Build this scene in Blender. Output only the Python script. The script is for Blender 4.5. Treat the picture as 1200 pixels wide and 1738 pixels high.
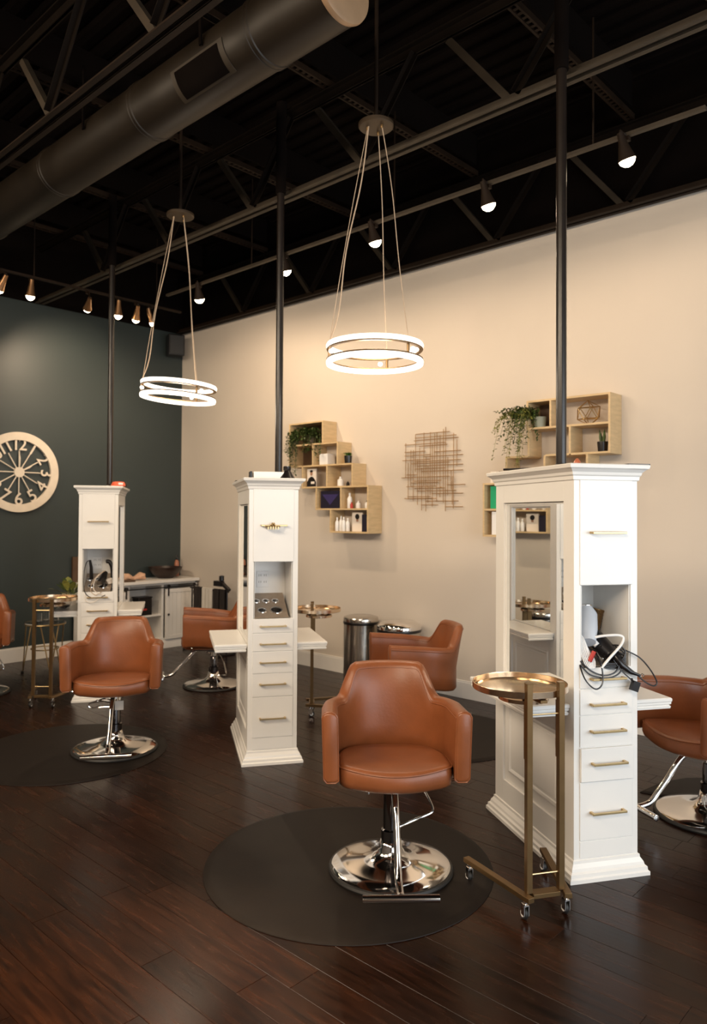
import bpy, bmesh, math, random
from math import sin, cos, pi, radians, sqrt
from mathutils import Vector, Matrix
random.seed(7)
S = bpy.context.scene
for o in list(bpy.data.objects): bpy.data.objects.remove(o)
C = S.collection

# ------------------------------------------------------------------ camera
YAW, PITCH, ROLL = radians(47.1), 0.019, 0.006
fw0 = Vector((sin(YAW), cos(YAW), 0)); rt0 = Vector((cos(YAW), -sin(YAW), 0)); up0 = Vector((0, 0, 1))
fw = fw0*cos(PITCH)+up0*sin(PITCH); up = up0*cos(PITCH)-fw0*sin(PITCH)
Rv = rt0*cos(ROLL)+up*sin(ROLL); Uv = up*cos(ROLL)-rt0*sin(ROLL)
cd = bpy.data.cameras.new('camera'); cam = bpy.data.objects.new('camera', cd); C.objects.link(cam)
mw = Matrix((Rv, Uv, -fw)).transposed().to_4x4(); mw.translation = (0, 0, 1.6)
cam.matrix_world = mw
cd.sensor_width = 36; cd.lens = 1262/1738*36; cd.shift_y = -20/1738
cd.dof.use_dof = True; cd.dof.focus_distance = 3.2; cd.dof.aperture_fstop = 3.2
S.camera = cam
# ------------------------------------------------------------------ light
W = bpy.data.worlds.new('world'); S.world = W; W.use_nodes = True
W.node_tree.nodes['Background'].inputs[0].default_value = (0.75, 0.87, 1.0, 1)
W.node_tree.nodes['Background'].inputs[1].default_value = 0.6
def area(name, loc, rot, sx, sy, power, col):
    l = bpy.data.lights.new(name, 'AREA'); l.shape = 'RECTANGLE'; l.size = sx; l.size_y = sy; l.energy = power; l.color = col
    o = bpy.data.objects.new(name, l); o.location = loc; o.rotation_euler = rot; C.objects.link(o); return o
# area lamps stand in for daylight from unseen storefront windows, invented to explain it
for wx in (-0.2, 1.9, 4.0):
    area('window_daylight', (wx, -3.06, 1.72), (radians(90), 0, 0), 1.84, 2.44, 62, (0.86, 0.94, 1.0))
S.view_settings.view_transform = 'Standard'; S.view_settings.look = 'None'
S.view_settings.gamma = 1; S.view_settings.use_curve_mapping = False
S.view_settings.exposure = 0.36
WARM = (1.0, 0.76, 0.52)

# ------------------------------------------------------------------ materials
def mat(name, col, rough=0.5, metal=0.0, var=0.06, scale=12, spec=None, emit=None, es=0, bump=0, coat=0, stretch=None, trans=0, alpha=1):
    m = bpy.data.materials.new(name); m.use_nodes = True; nt = m.node_tree; b = nt.nodes['Principled BSDF']
    b.inputs['Roughness'].default_value = rough; b.inputs['Metallic'].default_value = metal
    if spec is not None: b.inputs['Specular IOR Level'].default_value = spec
    if coat: b.inputs['Coat Weight'].default_value = coat; b.inputs['Coat Roughness'].default_value = 0.15
    if trans: b.inputs['Transmission Weight'].default_value = trans
    if emit: b.inputs['Emission Color'].default_value = (*emit, 1); b.inputs['Emission Strength'].default_value = es
    tc = nt.nodes.new('ShaderNodeTexCoord'); mp = nt.nodes.new('ShaderNodeMapping'); n = nt.nodes.new('ShaderNodeTexNoise')
    if stretch: mp.inputs['Scale'].default_value = stretch
    n.inputs['Scale'].default_value = scale; n.inputs['Detail'].default_value = 4
    nt.links.new(tc.outputs['Object'], mp.inputs[0]); nt.links.new(mp.outputs[0], n.inputs['Vector'])
    r = nt.nodes.new('ShaderNodeValToRGB'); r.color_ramp.elements[0].position = .3; r.color_ramp.elements[1].position = .7
    r.color_ramp.elements[0].color = (*[c*(1-var) for c in col], 1); r.color_ramp.elements[1].color = (*[min(1, c*(1+var)) for c in col], 1)
    nt.links.new(n.outputs['Fac'], r.inputs[0]); nt.links.new(r.outputs[0], b.inputs['Base Color'])
    if bump:
        bp = nt.nodes.new('ShaderNodeBump'); bp.inputs['Strength'].default_value = bump; bp.inputs['Distance'].default_value = .002
        n2 = nt.nodes.new('ShaderNodeTexNoise'); n2.inputs['Scale'].default_value = scale*12; nt.links.new(tc.outputs['Object'], n2.inputs['Vector'])
        nt.links.new(n2.outputs['Fac'], bp.inputs['Height']); nt.links.new(bp.outputs[0], b.inputs['Normal'])
    return m
def plank_mat():
    m = bpy.data.materials.new('dark_wood_floor'); m.use_nodes = True; nt = m.node_tree; b = nt.nodes['Principled BSDF']; N = nt.nodes.new; L = nt.links.new
    tc = N('ShaderNodeTexCoord'); mp = N('ShaderNodeMapping'); mp.inputs['Scale'].default_value = (9, .9, 1)
    oi = N('ShaderNodeObjectInfo'); ge = N('ShaderNodeNewGeometry'); ad = N('ShaderNodeMath'); ad.operation = 'ADD'
    L(oi.outputs['Random'], ad.inputs[0]); L(ge.outputs['Random Per Island'], ad.inputs[1])
    ml = N('ShaderNodeMath'); ml.operation = 'MULTIPLY'; ml.inputs[1].default_value = 37; L(ad.outputs[0], ml.inputs[0])
    va = N('ShaderNodeVectorMath'); va.operation = 'ADD'; L(tc.outputs['Object'], va.inputs[0]); L(ml.outputs[0], va.inputs[1]); L(va.outputs[0], mp.inputs[0])
    n = N('ShaderNodeTexNoise'); n.inputs['Scale'].default_value = 5; n.inputs['Detail'].default_value = 7; n.inputs['Distortion'].default_value = .6; L(mp.outputs[0], n.inputs['Vector'])
    r = N('ShaderNodeValToRGB'); e = r.color_ramp.elements; e[0].position = .3; e[0].color = (.0065, .0021, .0009, 1); e[1].position = .72; e[1].color = (.025, .0075, .0023, 1)
    L(n.outputs['Fac'], r.inputs[0])
    fr = N('ShaderNodeMath'); fr.operation = 'FRACT'; L(ad.outputs[0], fr.inputs[0])
    mr = N('ShaderNodeMapRange'); mr.inputs['To Min'].default_value = .6; mr.inputs['To Max'].default_value = 1.25; L(fr.outputs[0], mr.inputs['Value'])
    mx = N('ShaderNodeMix'); mx.data_type = 'RGBA'; mx.blend_type = 'MULTIPLY'; mx.inputs[0].default_value = 1
    L(r.outputs[0], mx.inputs[6]); L(mr.outputs[0], mx.inputs[7]); L(mx.outputs[2], b.inputs['Base Color'])
    rr = N('ShaderNodeMapRange'); rr.inputs['To Min'].default_value = .20; rr.inputs['To Max'].default_value = .32; L(n.outputs['Fac'], rr.inputs['Value']); L(rr.outputs[0], b.inputs['Roughness'])
    b.inputs['Specular IOR Level'].default_value = .18
    bp = N('ShaderNodeBump'); bp.inputs['Strength'].default_value = .25; bp.inputs['Distance'].default_value = .002; L(n.outputs['Fac'], bp.inputs['Height']); L(bp.outputs[0], b.inputs['Normal'])
    return m
PLANK = plank_mat()
WALLW = mat('cream_wall_paint', (.61, .54, .465), .75, var=.015, scale=2, bump=.05)
TEAL = mat('dark_teal_wall_paint', (.027, .037, .037), .42, var=.04, scale=2, bump=.05)
PLAIN = mat('neutral_wall_paint', (.38, .31, .25), .8, var=.02, scale=2)
BLACKC = mat('black_ceiling_paint', (.0036, .0020, .0014), .9, var=.2, scale=4, spec=.08)
STEELB = mat('dark_painted_steel', (.016, .009, .005), .6, 0, var=.2, scale=6, spec=.15)
STEELD = mat('blackened_steel', (.006, .0035, .002), .7, 0, var=.2, scale=6, spec=.1)  # darker copy of the truss steel; shade is put into its colour
STEELW = mat('primer_steel_web', (.034, .023, .0125), .6, 0, var=.2, scale=8)  # lighter copy; the lit look of light-facing webs is put into its colour
DUCT = mat('dark_duct_metal', (.015, .0092, .0042), .5, .15, var=.12, scale=3)
WHITE = mat('white_lacquer', (.80, .78, .745), .25, var=.01, scale=3)
WHITEM = mat('white_painted_wood', (.72, .69, .65), .45, var=.03, scale=5)
TRIMM = mat('white_trim_paint', (.76, .73, .69), .4, var=.015)
BRASS = mat('brushed_brass', (.56, .40, .20), .32, 1, var=.08, scale=20)
BRASSD = mat('aged_brass_tube', (.19, .115, .05), .36, .85, var=.08, scale=20)
BRASSP = mat('polished_brass', (.74, .57, .40), .2, 1, var=.05, scale=8)
CHROME = mat('chrome', (.83, .80, .77), .09, 1, var=.02)
CHROMED = mat('dark_chrome', (.16, .15, .15), .1, 1, var=.05)
STAINLESS = mat('stainless_steel', (.55, .51, .46), .2, 1, var=.05, scale=10, stretch=(1, 1, 30))
PANELM = mat('brushed_steel_panel', (.46, .37, .29), .35, .7, var=.06, scale=30)
LEATHER = mat('cognac_leather', (.225, .069, .023), .36, var=.13, scale=7, bump=.22, spec=.45)
RUBBER = mat('black_rubber', (.012, .011, .010), .55, var=.15)
MATM = mat('black_floor_mat', (.0085, .0052, .0034), .6, var=.15, scale=9, bump=.15, spec=.22)
BLACKP = mat('black_plastic', (.007, .005, .005), .3, var=.1)
POLEM = mat('black_painted_pole', (.012, .008, .006), .3, 0, var=.15)
MIRROR = mat('mirror_glass', (.88, .89, .88), .012, 1, var=0)
PINE = mat('light_pine', (.58, .42, .23), .5, var=.1, scale=9, stretch=(1, 1, 5))
WALNUT = mat('dark_stained_wood', (.085, .045, .022), .5, var=.2, scale=9)
GREEN = mat('leaf_green', (.055, .085, .018), .5, var=.4, scale=40)
GREENL = mat('leaf_yellow_green', (.20, .20, .04), .5, var=.4, scale=40)
WHITEP = mat('white_plastic', (.78, .77, .76), .35, var=.02)
PAPER = mat('white_paper', (.75, .68, .61), .7, var=.02)
LED = mat('led_diffuser', (.9, .88, .84), .4, var=0, emit=(1, .9, .78), es=1.7)
BULB = mat('lamp_bulb', (.9, .8, .6), .4, var=0, emit=(1, .80, .52), es=22)
CANOPY = mat('dark_bronze', (.055, .034, .017), .5, .1, var=.1)
COPPER = mat('copper_lamp_shade', (.28, .15, .07), .35, .8, var=.1)
CORD = mat('pale_fabric_cord', (.50, .38, .27), .6, var=.1)
GREENP = mat('emerald_print', (.0, .33, .14), .5, var=.05)
NAVY = mat('navy_card', (.010, .008, .022), .35, var=.1)
NAVYL = mat('indigo_print', (.035, .025, .11), .4, var=.1)
TOWEL = mat('tan_towel', (.62, .38, .25), .9, var=.15, scale=20, bump=.5)
BOWLM = mat('dark_brown_bowl', (.022, .009, .006), .35, var=.2)
ORANGE = mat('coral_plastic', (.75, .13, .06), .4, var=.05)
CLOCKM = mat('cream_painted_clock', (.62, .54, .44), .55, var=.05)
GLASS = mat('clear_glass', (.95, .95, .95), .03, var=0, trans=1)
REDM = mat('red_plastic', (.42, .03, .02), .4)
SKIN = mat('print_skin_tone', (.35, .19, .12), .6)
BLUISH = mat('grey_blue_plastic', (.50, .53, .58), .4, var=.05)

# ------------------------------------------------------------------ mesh helpers
class MB:
    def __init__(s): s.v = []; s.f = []
    def add(s, vs, fs):
        k = len(s.v); s.v += [tuple(v) for v in vs]; s.f += [tuple(i+k for i in f) for f in fs]; return s
    def box(s, c, d, rot=None):
        hx, hy, hz = d[0]/2, d[1]/2, d[2]/2
        vs = [Vector((x, y, z)) for x in (-hx, hx) for y in (-hy, hy) for z in (-hz, hz)]
        if rot is not None: vs = [rot @ v for v in vs]
        c = Vector(c); vs = [v+c for v in vs]
        return s.add(vs, [(0, 1, 3, 2), (4, 6, 7, 5), (0, 4, 5, 1), (2, 3, 7, 6), (0, 2, 6, 4), (1, 5, 7, 3)])
    def bx(s, x0, x1, y0, y1, z0, z1): return s.box(((x0+x1)/2, (y0+y1)/2, (z0+z1)/2), (x1-x0, y1-y0, z1-z0))
    def loft(s, loops, close=False, cap=True):
        n = len(loops[0]); vs = [p for l in loops for p in l]; fs = []
        m = len(loops)
        for i in range(m if close else m-1):
            a, b = i*n, ((i+1) % m)*n
            for j in range(n): k = (j+1) % n; fs.append((a+j, a+k, b+k, b+j))
        if cap and not close: fs.append(tuple(range(n))[::-1]); fs.append(tuple((m-1)*n+j for j in range(n)))
        return s.add(vs, fs)
    def tube(s, path, r, n=10, close=False):
        path = [Vector(p) for p in path]; m = len(path); loops = []; pn = None
        for i, p in enumerate(path):
            if close: t = path[(i+1) % m]-path[i-1]
            else: t = path[min(i+1, m-1)]-path[max(i-1, 0)]
            t.normalize()
            if pn is None:
                a = Vector((0, 0, 1)) if abs(t.z) < .9 else Vector((1, 0, 0)); pn = t.cross(a).normalized()
            pn = (pn-t*pn.dot(t)).normalized(); b = t.cross(pn); ri = r[i] if isinstance(r, (list, tuple)) else r
            loops.append([p+(pn*cos(2*pi*j/n)+b*sin(2*pi*j/n))*ri for j in range(n)])
        return s.loft(loops, close)
    def lathe(s, prof, c=(0, 0, 0), n=32, rot=None):
        c = Vector(c); loops = []
        for r, z in prof:
            l = [Vector((max(r, 1e-4)*cos(2*pi*j/n), max(r, 1e-4)*sin(2*pi*j/n), z)) for j in range(n)]
            if rot is not None: l = [rot @ v for v in l]
            loops.append([v+c for v in l])
        return s.loft(loops)
    def rings(s, prof, x0, x1, y0, y1):     # rectangular stepped moulding: (offset, z)
        return s.loft([[Vector((x0-o, y0-o, z)), Vector((x1+o, y0-o, z)), Vector((x1+o, y1+o, z)), Vector((x0-o, y1+o, z))] for o, z in prof])
    def build(s, name, m, parent=None, bevel=0, seg=2, sub=0, ang=38, loc=None, rot=None):
        me = bpy.data.meshes.new(name); me.from_pydata(s.v, [], s.f); me.update()
        bm = bmesh.new(); bm.from_mesh(me); bmesh.ops.recalc_face_normals(bm, faces=bm.faces); bm.to_mesh(me); bm.free()
        for p in me.polygons: p.use_smooth = True
        me.set_sharp_from_angle(angle=radians(ang)); me.materials.append(m)
        o = bpy.data.objects.new(name, me); C.objects.link(o)
        if parent: o.parent = parent
        if loc: o.location = loc
        if rot: o.rotation_euler = rot
        if bevel:
            b = o.modifiers.new('bevel', 'BEVEL'); b.width = bevel; b.segments = seg; b.limit_method = 'ANGLE'; b.angle_limit = radians(40); b.harden_normals = True
        if sub:
            b = o.modifiers.new('sub', 'SUBSURF'); b.levels = sub; b.render_levels = sub
        return o
def tag(o, label=None, cat=None, group=None, kind=None):
    if label: o['label'] = label
    if cat: o['category'] = cat
    if group: o['group'] = group
    if kind: o['kind'] = kind
    return o
def thing(name, label, cat, loc=(0, 0, 0), rz=0, group=None):
    o = bpy.data.objects.new(name, None); o.location = loc; o.rotation_euler = (0, 0, rz); o.empty_display_size = .1; C.objects.link(o)
    return tag(o, label, cat, group)
def copy_tree(o, label=None, loc=None, rz=None):
    def rec(a, par):
        c = a.copy(); C.objects.link(c); c.parent = par
        for ch in a.children: rec(ch, c)
        return c
    c = rec(o, None)
    if label: c['label'] = label
    if loc is not None: c.location = loc
    if rz is not None: c.rotation_euler = (0, 0, rz)
    return c
def smooth(pts, k=6, close=False):          # Catmull-Rom
    P = [Vector(p) for p in pts]; out = []; n = len(P)
    for i in range(n if close else n-1):
        a, b, c, d = (P[(i-1) % n], P[i], P[(i+1) % n], P[(i+2) % n]) if close else (P[max(i-1, 0)], P[i], P[i+1], P[min(i+2, n-1)])
        for j in range(k):
            t = j/k; out.append(.5*((2*b)+(c-a)*t+(2*a-5*b+4*c-d)*t*t+(3*b-a-3*c+d)*t**3))
    if not close: out.append(P[-1])
    return out

# ------------------------------------------------------------------ setting
X0, X1, Y0, Y1, ZC = -3.6, 5.45, -3.2, 8.07, 4.85
fl = tag(MB().bx(X0, X1, Y0, Y1, -.08, -.012).build('floor', BLACKC), kind='structure')
tag(MB().bx(X1, X1+.12, Y0-.12, Y1+.12, -.08, ZC).build('wall_right', WALLW), kind='structure')
tag(MB().bx(X0-.12, X1, Y1, Y1+.12, -.08, ZC).build('wall_back', TEAL), kind='structure')
tag(MB().bx(X0-.12, X0, Y0-.12, Y1, -.08, ZC).build('wall_left', PLAIN), kind='structure')
# unseen storefront wall behind the camera, its three windows added to explain the daylight
wf = MB().bx(X0, X1, Y0-.12, Y0, -.08, .5).bx(X0, X1, Y0-.12, Y0, 2.96, ZC)
ex = [X0, -1.13, .73, .97, 2.83, 3.07, 4.93, X1]
for i in range(0, 8, 2): wf.bx(ex[i], ex[i+1], Y0-.12, Y0, .5, 2.96)
tag(wf.build('wall_front', PLAIN), kind='structure')
for i, x in enumerate((-1.13, .97, 3.07)):
    w = thing('window_%d' % (i+1), None, None); tag(w, kind='structure')
    f = MB()
    for a in (x, x+1.86): f.bx(a-.03, a+.03, Y0-.1, Y0+.01, .5, 2.96)
    for z in (.5, 2.96): f.bx(x, x+1.86, Y0-.1, Y0+.01, z-.03, z+.03)
    f.build('window_frame', BLACKP, w)
    MB().bx(x, x+1.86, Y0-.06, Y0-.05, .5, 2.96).build('pane', GLASS, w)
# corrugated roof deck
cz = MB(); prof = []; x = X0
while x < X1:
    for dx, dz in ((0, 0), (.05, 0), (.07, .04), (.13, .04), (.15, 0)): prof.append((min(x+dx, X1), ZC+dz))
    x += .15
cz.add([(a, y, z) for y in (Y0, Y1) for a, z in prof], [(i, i+1, len(prof)+i+1, len(prof)+i) for i in range(len(prof)-1)])
tag(cz.build('ceiling', BLACKC), kind='structure')
tag(MB().bx(X0, X1, Y0, Y1, ZC+.05, ZC+.12).build('trim_1', BLACKC), kind='structure')
# black paint above the wall tops
tag(MB().bx(X1-.006, X1, Y0, Y1-.006, 3.9, ZC).build('trim_2', BLACKC), kind='structure')
tag(MB().bx(X0, X1-.006, Y1-.006, Y1, 3.885, ZC).build('trim_3', BLACKC), kind='structure')
def baseb(name, a, b, ax):
    m = MB()
    if ax == 'y': m.bx(X1-.016, X1, a, b, 0, .14).bx(X1-.011, X1, a, b, .14, .155)
    else: m.bx(a, b, Y1-.016, Y1, 0, .14).bx(a, b, Y1-.011, Y1, .14, .155)
    tag(m.build(name, TRIMM, bevel=.002), kind='structure')
baseb('baseboard_right', Y0, Y1-.016, 'y'); baseb('baseboard_back', X0, X1, 'x')

# floor planks, run parallel to the cream wall
PW = .14; planks = []
x = X0; k = 0
while x < X1-.01:
    y = Y0 - random.random()*1.3
    while y < Y1:
        ln = random.choice((.9, 1.2, 1.5)); a, b = max(y, Y0), min(y+ln, Y1)
        if b-a > .05: planks.append((x, min(x+PW, X1), a, b))
        y += ln
    x += PW
def prim(px, py):
    v = Vector((px, py, -1.6)); w = v.dot(fw)
    if w < .4: return None
    u_, v_ = 600+1262*v.dot(Rv)/w, 849-1262*v.dot(Uv)/w
    return w if -60 < u_ < 1260 and v_ < 1850 else None
def plank_geo(m, x0, x1, y0, y1):
    g, c = .0005, .0010
    m.loft([[(x0+g, y0+g, -.012), (x1-g, y0+g, -.012), (x1-g, y1-g, -.012), (x0+g, y1-g, -.012)],
            [(x0+g, y0+g, -c), (x1-g, y0+g, -c), (x1-g, y1-g, -c), (x0+g, y1-g, -c)],
            [(x0+g+c, y0+g+c, 0), (x1-g-c, y0+g+c, 0), (x1-g-c, y1-g-c, 0), (x0+g+c, y1-g-c, 0)]])
scored = []
for p in planks:
    ws = [w for w in (prim((p[0]+p[1])/2, p[2]+(p[3]-p[2])*t) for t in (0, .25, .5, .75, 1)) if w]
    scored.append((min(ws) if ws else 99, p))
scored.sort(key=lambda t: t[0]); rest = MB(); cache = {}
for i, (w, p) in enumerate(scored):
    if i < 290 and w < 90:
        key = (round(p[1]-p[0], 3), round(p[3]-p[2], 3))
        if key not in cache:
            m = MB(); plank_geo(m, 0, p[1]-p[0], 0, p[3]-p[2]); o = m.build('floor_plank', PLANK, fl); cache[key] = o
        else:
            o = cache[key].copy(); C.objects.link(o)
        o.location = (p[0], p[2], 0)
    else: plank_geo(rest, *p)
tag(rest.build('floor_plank', PLANK, fl), kind='stuff')

# ------------------------------------------------------------------ ceiling steel
def truss(x, label, y0=-1.0, y1=8.0, side=1, ph=3.25, m0=None):
    t = thing('steel_truss', label, 'truss', (x, 0, 0))
    for s in (-1, 1):
        MB().bx(s*.028-.02, s*.028+.02, y0, y1, 3.87, 3.88).bx(s*.012-.003, s*.012+.003, y0, y1, 3.87, 3.92).build('bottom_chord', m0 or STEELB, t)
        MB().bx(s*.028-.02, s*.028+.02, y0, y1, 4.48, 4.49).bx(s*.012-.003, s*.012+.003, y0, y1, 4.43, 4.49).build('top_chord', STEELD, t)
    y = ph-1.12*4
    while y < y1-.5:
        if y > y0+.4:
            for s, m in ((1, STEELW), (-1, STEELD)):  # light-facing braces take the lit steel copy, the others the shaded one
                d = Vector((0, s*.42, .52)); c = Vector((s*.012, y+s*.24, 4.17)); L_ = d.length
                q = d.to_track_quat('Z', 'X').to_matrix()
                MB().box(c, (.042, .006, L_), q).box(c+q @ Vector((.018, .018, 0)), (.006, .036, L_), q).build('web_brace', m, t)
        y += 1.12
    return t
truss(3.565, 'dark steel roof truss running over the row of white towers', m0=STEELW)
truss(1.93, 'dark steel roof truss beyond the round duct, upper left', ph=3.1)
truss(5.36, 'dark steel roof truss along the top of the cream wall', ph=3.37)
for y, lb in ((.85, 'nearest narrow ladder-like steel joist at top right edge of ceiling'), (2.2, 'ladder-like steel joist crossing above the tallest near pole'), (3.55, 'ladder-like steel joist passing behind the nearer ring lamp canopy'), (4.92, 'ladder-like steel joist ending above the middle tower pole'), (6.3, 'ladder-like steel joist over the farther ring lamp'), (7.5, 'ladder-like steel joist nearest the dark teal wall')):
    t = thing('steel_joist', lb, 'joist', (0, y, 0))
    for s in (-1, 1): MB().bx(-1.0, 5.33, s*.024-.007, s*.024+.007, 4.50, 4.54).build('joist_chord', STEELB, t)
    m = MB(); x = -1.0
    while x < 5.3: m.bx(x, x+.022, -.02, .02, 4.505, 4.512); x += .05
    tag(m.build('rung', STEELB, t), kind='stuff')
    MB().bx(-1.0, 5.33, -.012, .012, 4.60, 4.85).build('joist_web', BLACKC, t)

# round duct
dt = thing('round_duct', 'large round metal ventilation duct crossing the upper left ceiling', 'duct', (2.506, 0, 4.115))
q = Matrix.Rotation(radians(-90), 3, 'X')
MB().lathe([(.17, 2.42), (.172, 2.43), (.172, 8.0), (.17, 8.02)], rot=q, n=48).build('duct_tube', DUCT, dt)
MB().lathe([(.02, 2.400), (.16, 2.402), (.176, 2.41), (.18, 2.425), (.176, 2.44)], rot=q, n=48).build('end_cap', mat('pale_duct_cap', (.40, .25, .14), .5, .1), dt)
for y in (2.95, 4.07, 5.3, 6.6): MB().lathe([(.172, y-.03), (.178, y-.025), (.178, y-.005), (.173, y), (.178, y+.005), (.178, y+.025), (.172, y+.03)], rot=q, n=48).build('duct_seam', DUCT, dt)
ca, sa = cos(radians(207)), sin(radians(207))
def onduct(th, y, r=.1725): return (r*cos(th), y, r*sin(th))
g = MB()
for k_, (r_, M_, a0, a1, b0, b1, nm) in enumerate(((.178, STEELW, 188, 246, 3.13, 3.60, 'grille_frame'), (.182, BLACKC, 193, 241, 3.17, 3.56, 'grille_opening'))):
    vs = []; n = 10
    for i in range(n+1):
        th = radians(a0+(a1-a0)*i/n)
        for rr in (r_, r_-.02):
            for y in (b0, b1): vs.append(onduct(th, y, rr))
    fs = []
    for i in range(n):
        a = i*4; b = a+4
        fs += [(a, a+1, b+1, b), (a+2, b+2, b+3, a+3), (a, b, b+2, a+2), (a+1, a+3, b+3, b+1)]
    fs += [(0, 2, 3, 1), (n*4, n*4+1, n*4+3, n*4+2)]
    MB().add(vs, fs).build(nm, M_, dt)
for y in (3.3, 4.6, 6.1): MB().bx(-.19, -.18, y-.01, y+.01, 0, .42).bx(.18, .19, y-.01, y+.01, 0, .42).bx(-.19, .19, y-.01, y+.01, .17, .19).build('hanger_strap', BLACKC, dt)

# ------------------------------------------------------------------ lamps
def spot(name, loc, target, power, ang=75, blend=.9, col=WARM, r=.03):
    l = bpy.data.lights.new(name, 'SPOT'); l.energy = power; l.color = col; l.spot_size = radians(ang); l.spot_blend = blend if ang < 150 else .5; l.shadow_soft_size = r
    o = bpy.data.objects.new(name, l); o.location = loc; o.rotation_euler = (Vector(target)-Vector(loc)).to_track_quat('-Z', 'Y').to_euler(); C.objects.link(o); return o
trk = thing('light_track', 'thin dark lighting track parallel to the cream wall', 'track')
MB().bx(4.055, 4.085, 1.28, 6.3, 3.73, 3.75).build('track_rail', STEELW, trk)
m = MB()
for y in (1.9, 3.4, 5.0): m.bx(4.066, 4.074, y-.004, y+.004, 3.75, 4.5)
m.build('track_hanger', STEELB, trk)
trk2 = thing('light_track', 'lighting track parallel to the dark teal wall', 'track')
MB().bx(1.2, 4.6, 6.84, 6.87, 3.77, 3.79).build('track_rail', STEELB, trk2)
m = MB()
for x in (1.6, 3.0, 4.3): m.bx(x-.004, x+.004, 6.851, 6.859, 3.79, 4.5)
m.build('track_hanger', STEELB, trk2)
def head(loc, tgt, label, group, power, ztop, ang=80, r=.045, sh=None):
    t = thing('track_spotlight', label, 'spotlight', (0, 0, 0), 0, group)
    L0 = Vector(loc); d = (Vector(tgt)-L0).normalized(); q = d.to_track_quat('Z', 'X').to_matrix()
    MB().lathe([(.018, -.15), (.022, -.10), (.026, -.085), (r*.8, -.04), (r+.003, 0), (r, .001), (r*.75, -.035), (.018, -.06)], c=L0, rot=q, n=20).build('lamp_shade', sh or COPPER, t)
    MB().lathe([(.004, .040), (r*.45, .035), (r*.85, .018), (r*1.0, -.002), (r*.6, -.03)], c=L0, rot=q, n=32).build('bulb', BULB, t)
    MB().tube([L0-d*.13, L0-d*.15+Vector((0, 0, .01)), Vector((L0.x, L0.y, ztop+.002))], .008, 8).box((L0.x, L0.y, ztop-.012), (.03, .03, .026)).build('stem', STEELB, t)
    spot('track_spot_light', L0+d*.06, tgt, power, ang)
SPW = ['nearest', 'second nearest', 'middle', 'fourth', 'farthest']
for i, (y, ty) in enumerate(((1.70, 1.5), (2.61, 2.5), (3.58, 3.5), (4.56, 4.7), (5.76, 6.1))):
    head((4.07, y, 3.60), (4.62, ty, 2.1), '%s of the five glowing spotlights on the track beside the cream wall' % SPW[i], 'spotlights on the cream wall track', (16, 15, 18, 32, 60)[i], 3.73, 172, .047, STEELB)
for i, (x, tx, tz, lb) in enumerate(((2.69, 2.4, 2.2, 'glowing spotlight cut by the left photo edge above the clock'), (2.97, 3.0, 2.2, 'small spotlight second from the left above the clock'), (3.53, 3.9, 3.0, 'bright spotlight just left of the far pole, above teal wall'), (3.86, 4.0, 2.0, 'small spotlight just right of the far pole, above teal wall'), (4.06, 4.4, 2.0, 'bright spotlight second right of the far pole, above teal wall'), (4.24, 4.9, 2.3, 'tiny spotlight nearest the room corner on the teal wall track'))):
    head((x, 6.855, 3.60), (tx, 7.95, tz) if i in (0, 2, 4) else (tx, 7.2, 2.0), lb, 'spotlights on the teal wall track', (24, 8, 95, 8, 14, 3)[i], 3.77, 84, .04 if i < 5 else .02)
# unseen spotlight added above the frame to cast the amber pool on the planks
head((.75, 1.9, 3.7), (1.42, 2.12, 0), 'spotlight above the frame lighting the bare planks', 'spotlights outside the frame', 650, 4.85, 26)
for i, y in enumerate((-.2, 2.6, 5.4)):  # unseen fill panels added to warm the tower sides and cream wall
    t = thing('ceiling_light', ('first', 'second', 'third')[i]+' flat ceiling light over the open left side of the room, outside the frame', 'ceiling light', (-1.2, y, 3.7), 0, 'lights outside the frame')
    q_ = Matrix.Rotation(radians(-38), 3, 'Y')
    MB().box((0, 0, 0), (.9, 1.9, .05), q_).build('light_housing', WHITEM, t, bevel=.004)
    MB().box(q_ @ Vector((0, 0, -.028)), (.84, 1.84, .006), q_).build('diffuser', LED, t)
    MB().tube([(0, -.6, 0), (0, -.6, 1.15)], .006, 6).build('hanger_rod', STEELB, t); MB().tube([(0, .6, 0), (0, .6, 1.15)], .006, 6).build('hanger_rod', STEELB, t)
    area('ceiling_light_glow', Vector((-1.2, y, 3.7))+q_ @ Vector((0, 0, -.035)), (0, radians(-38), 0), .82, 1.8, 92, (1, .80, .58))

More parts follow.
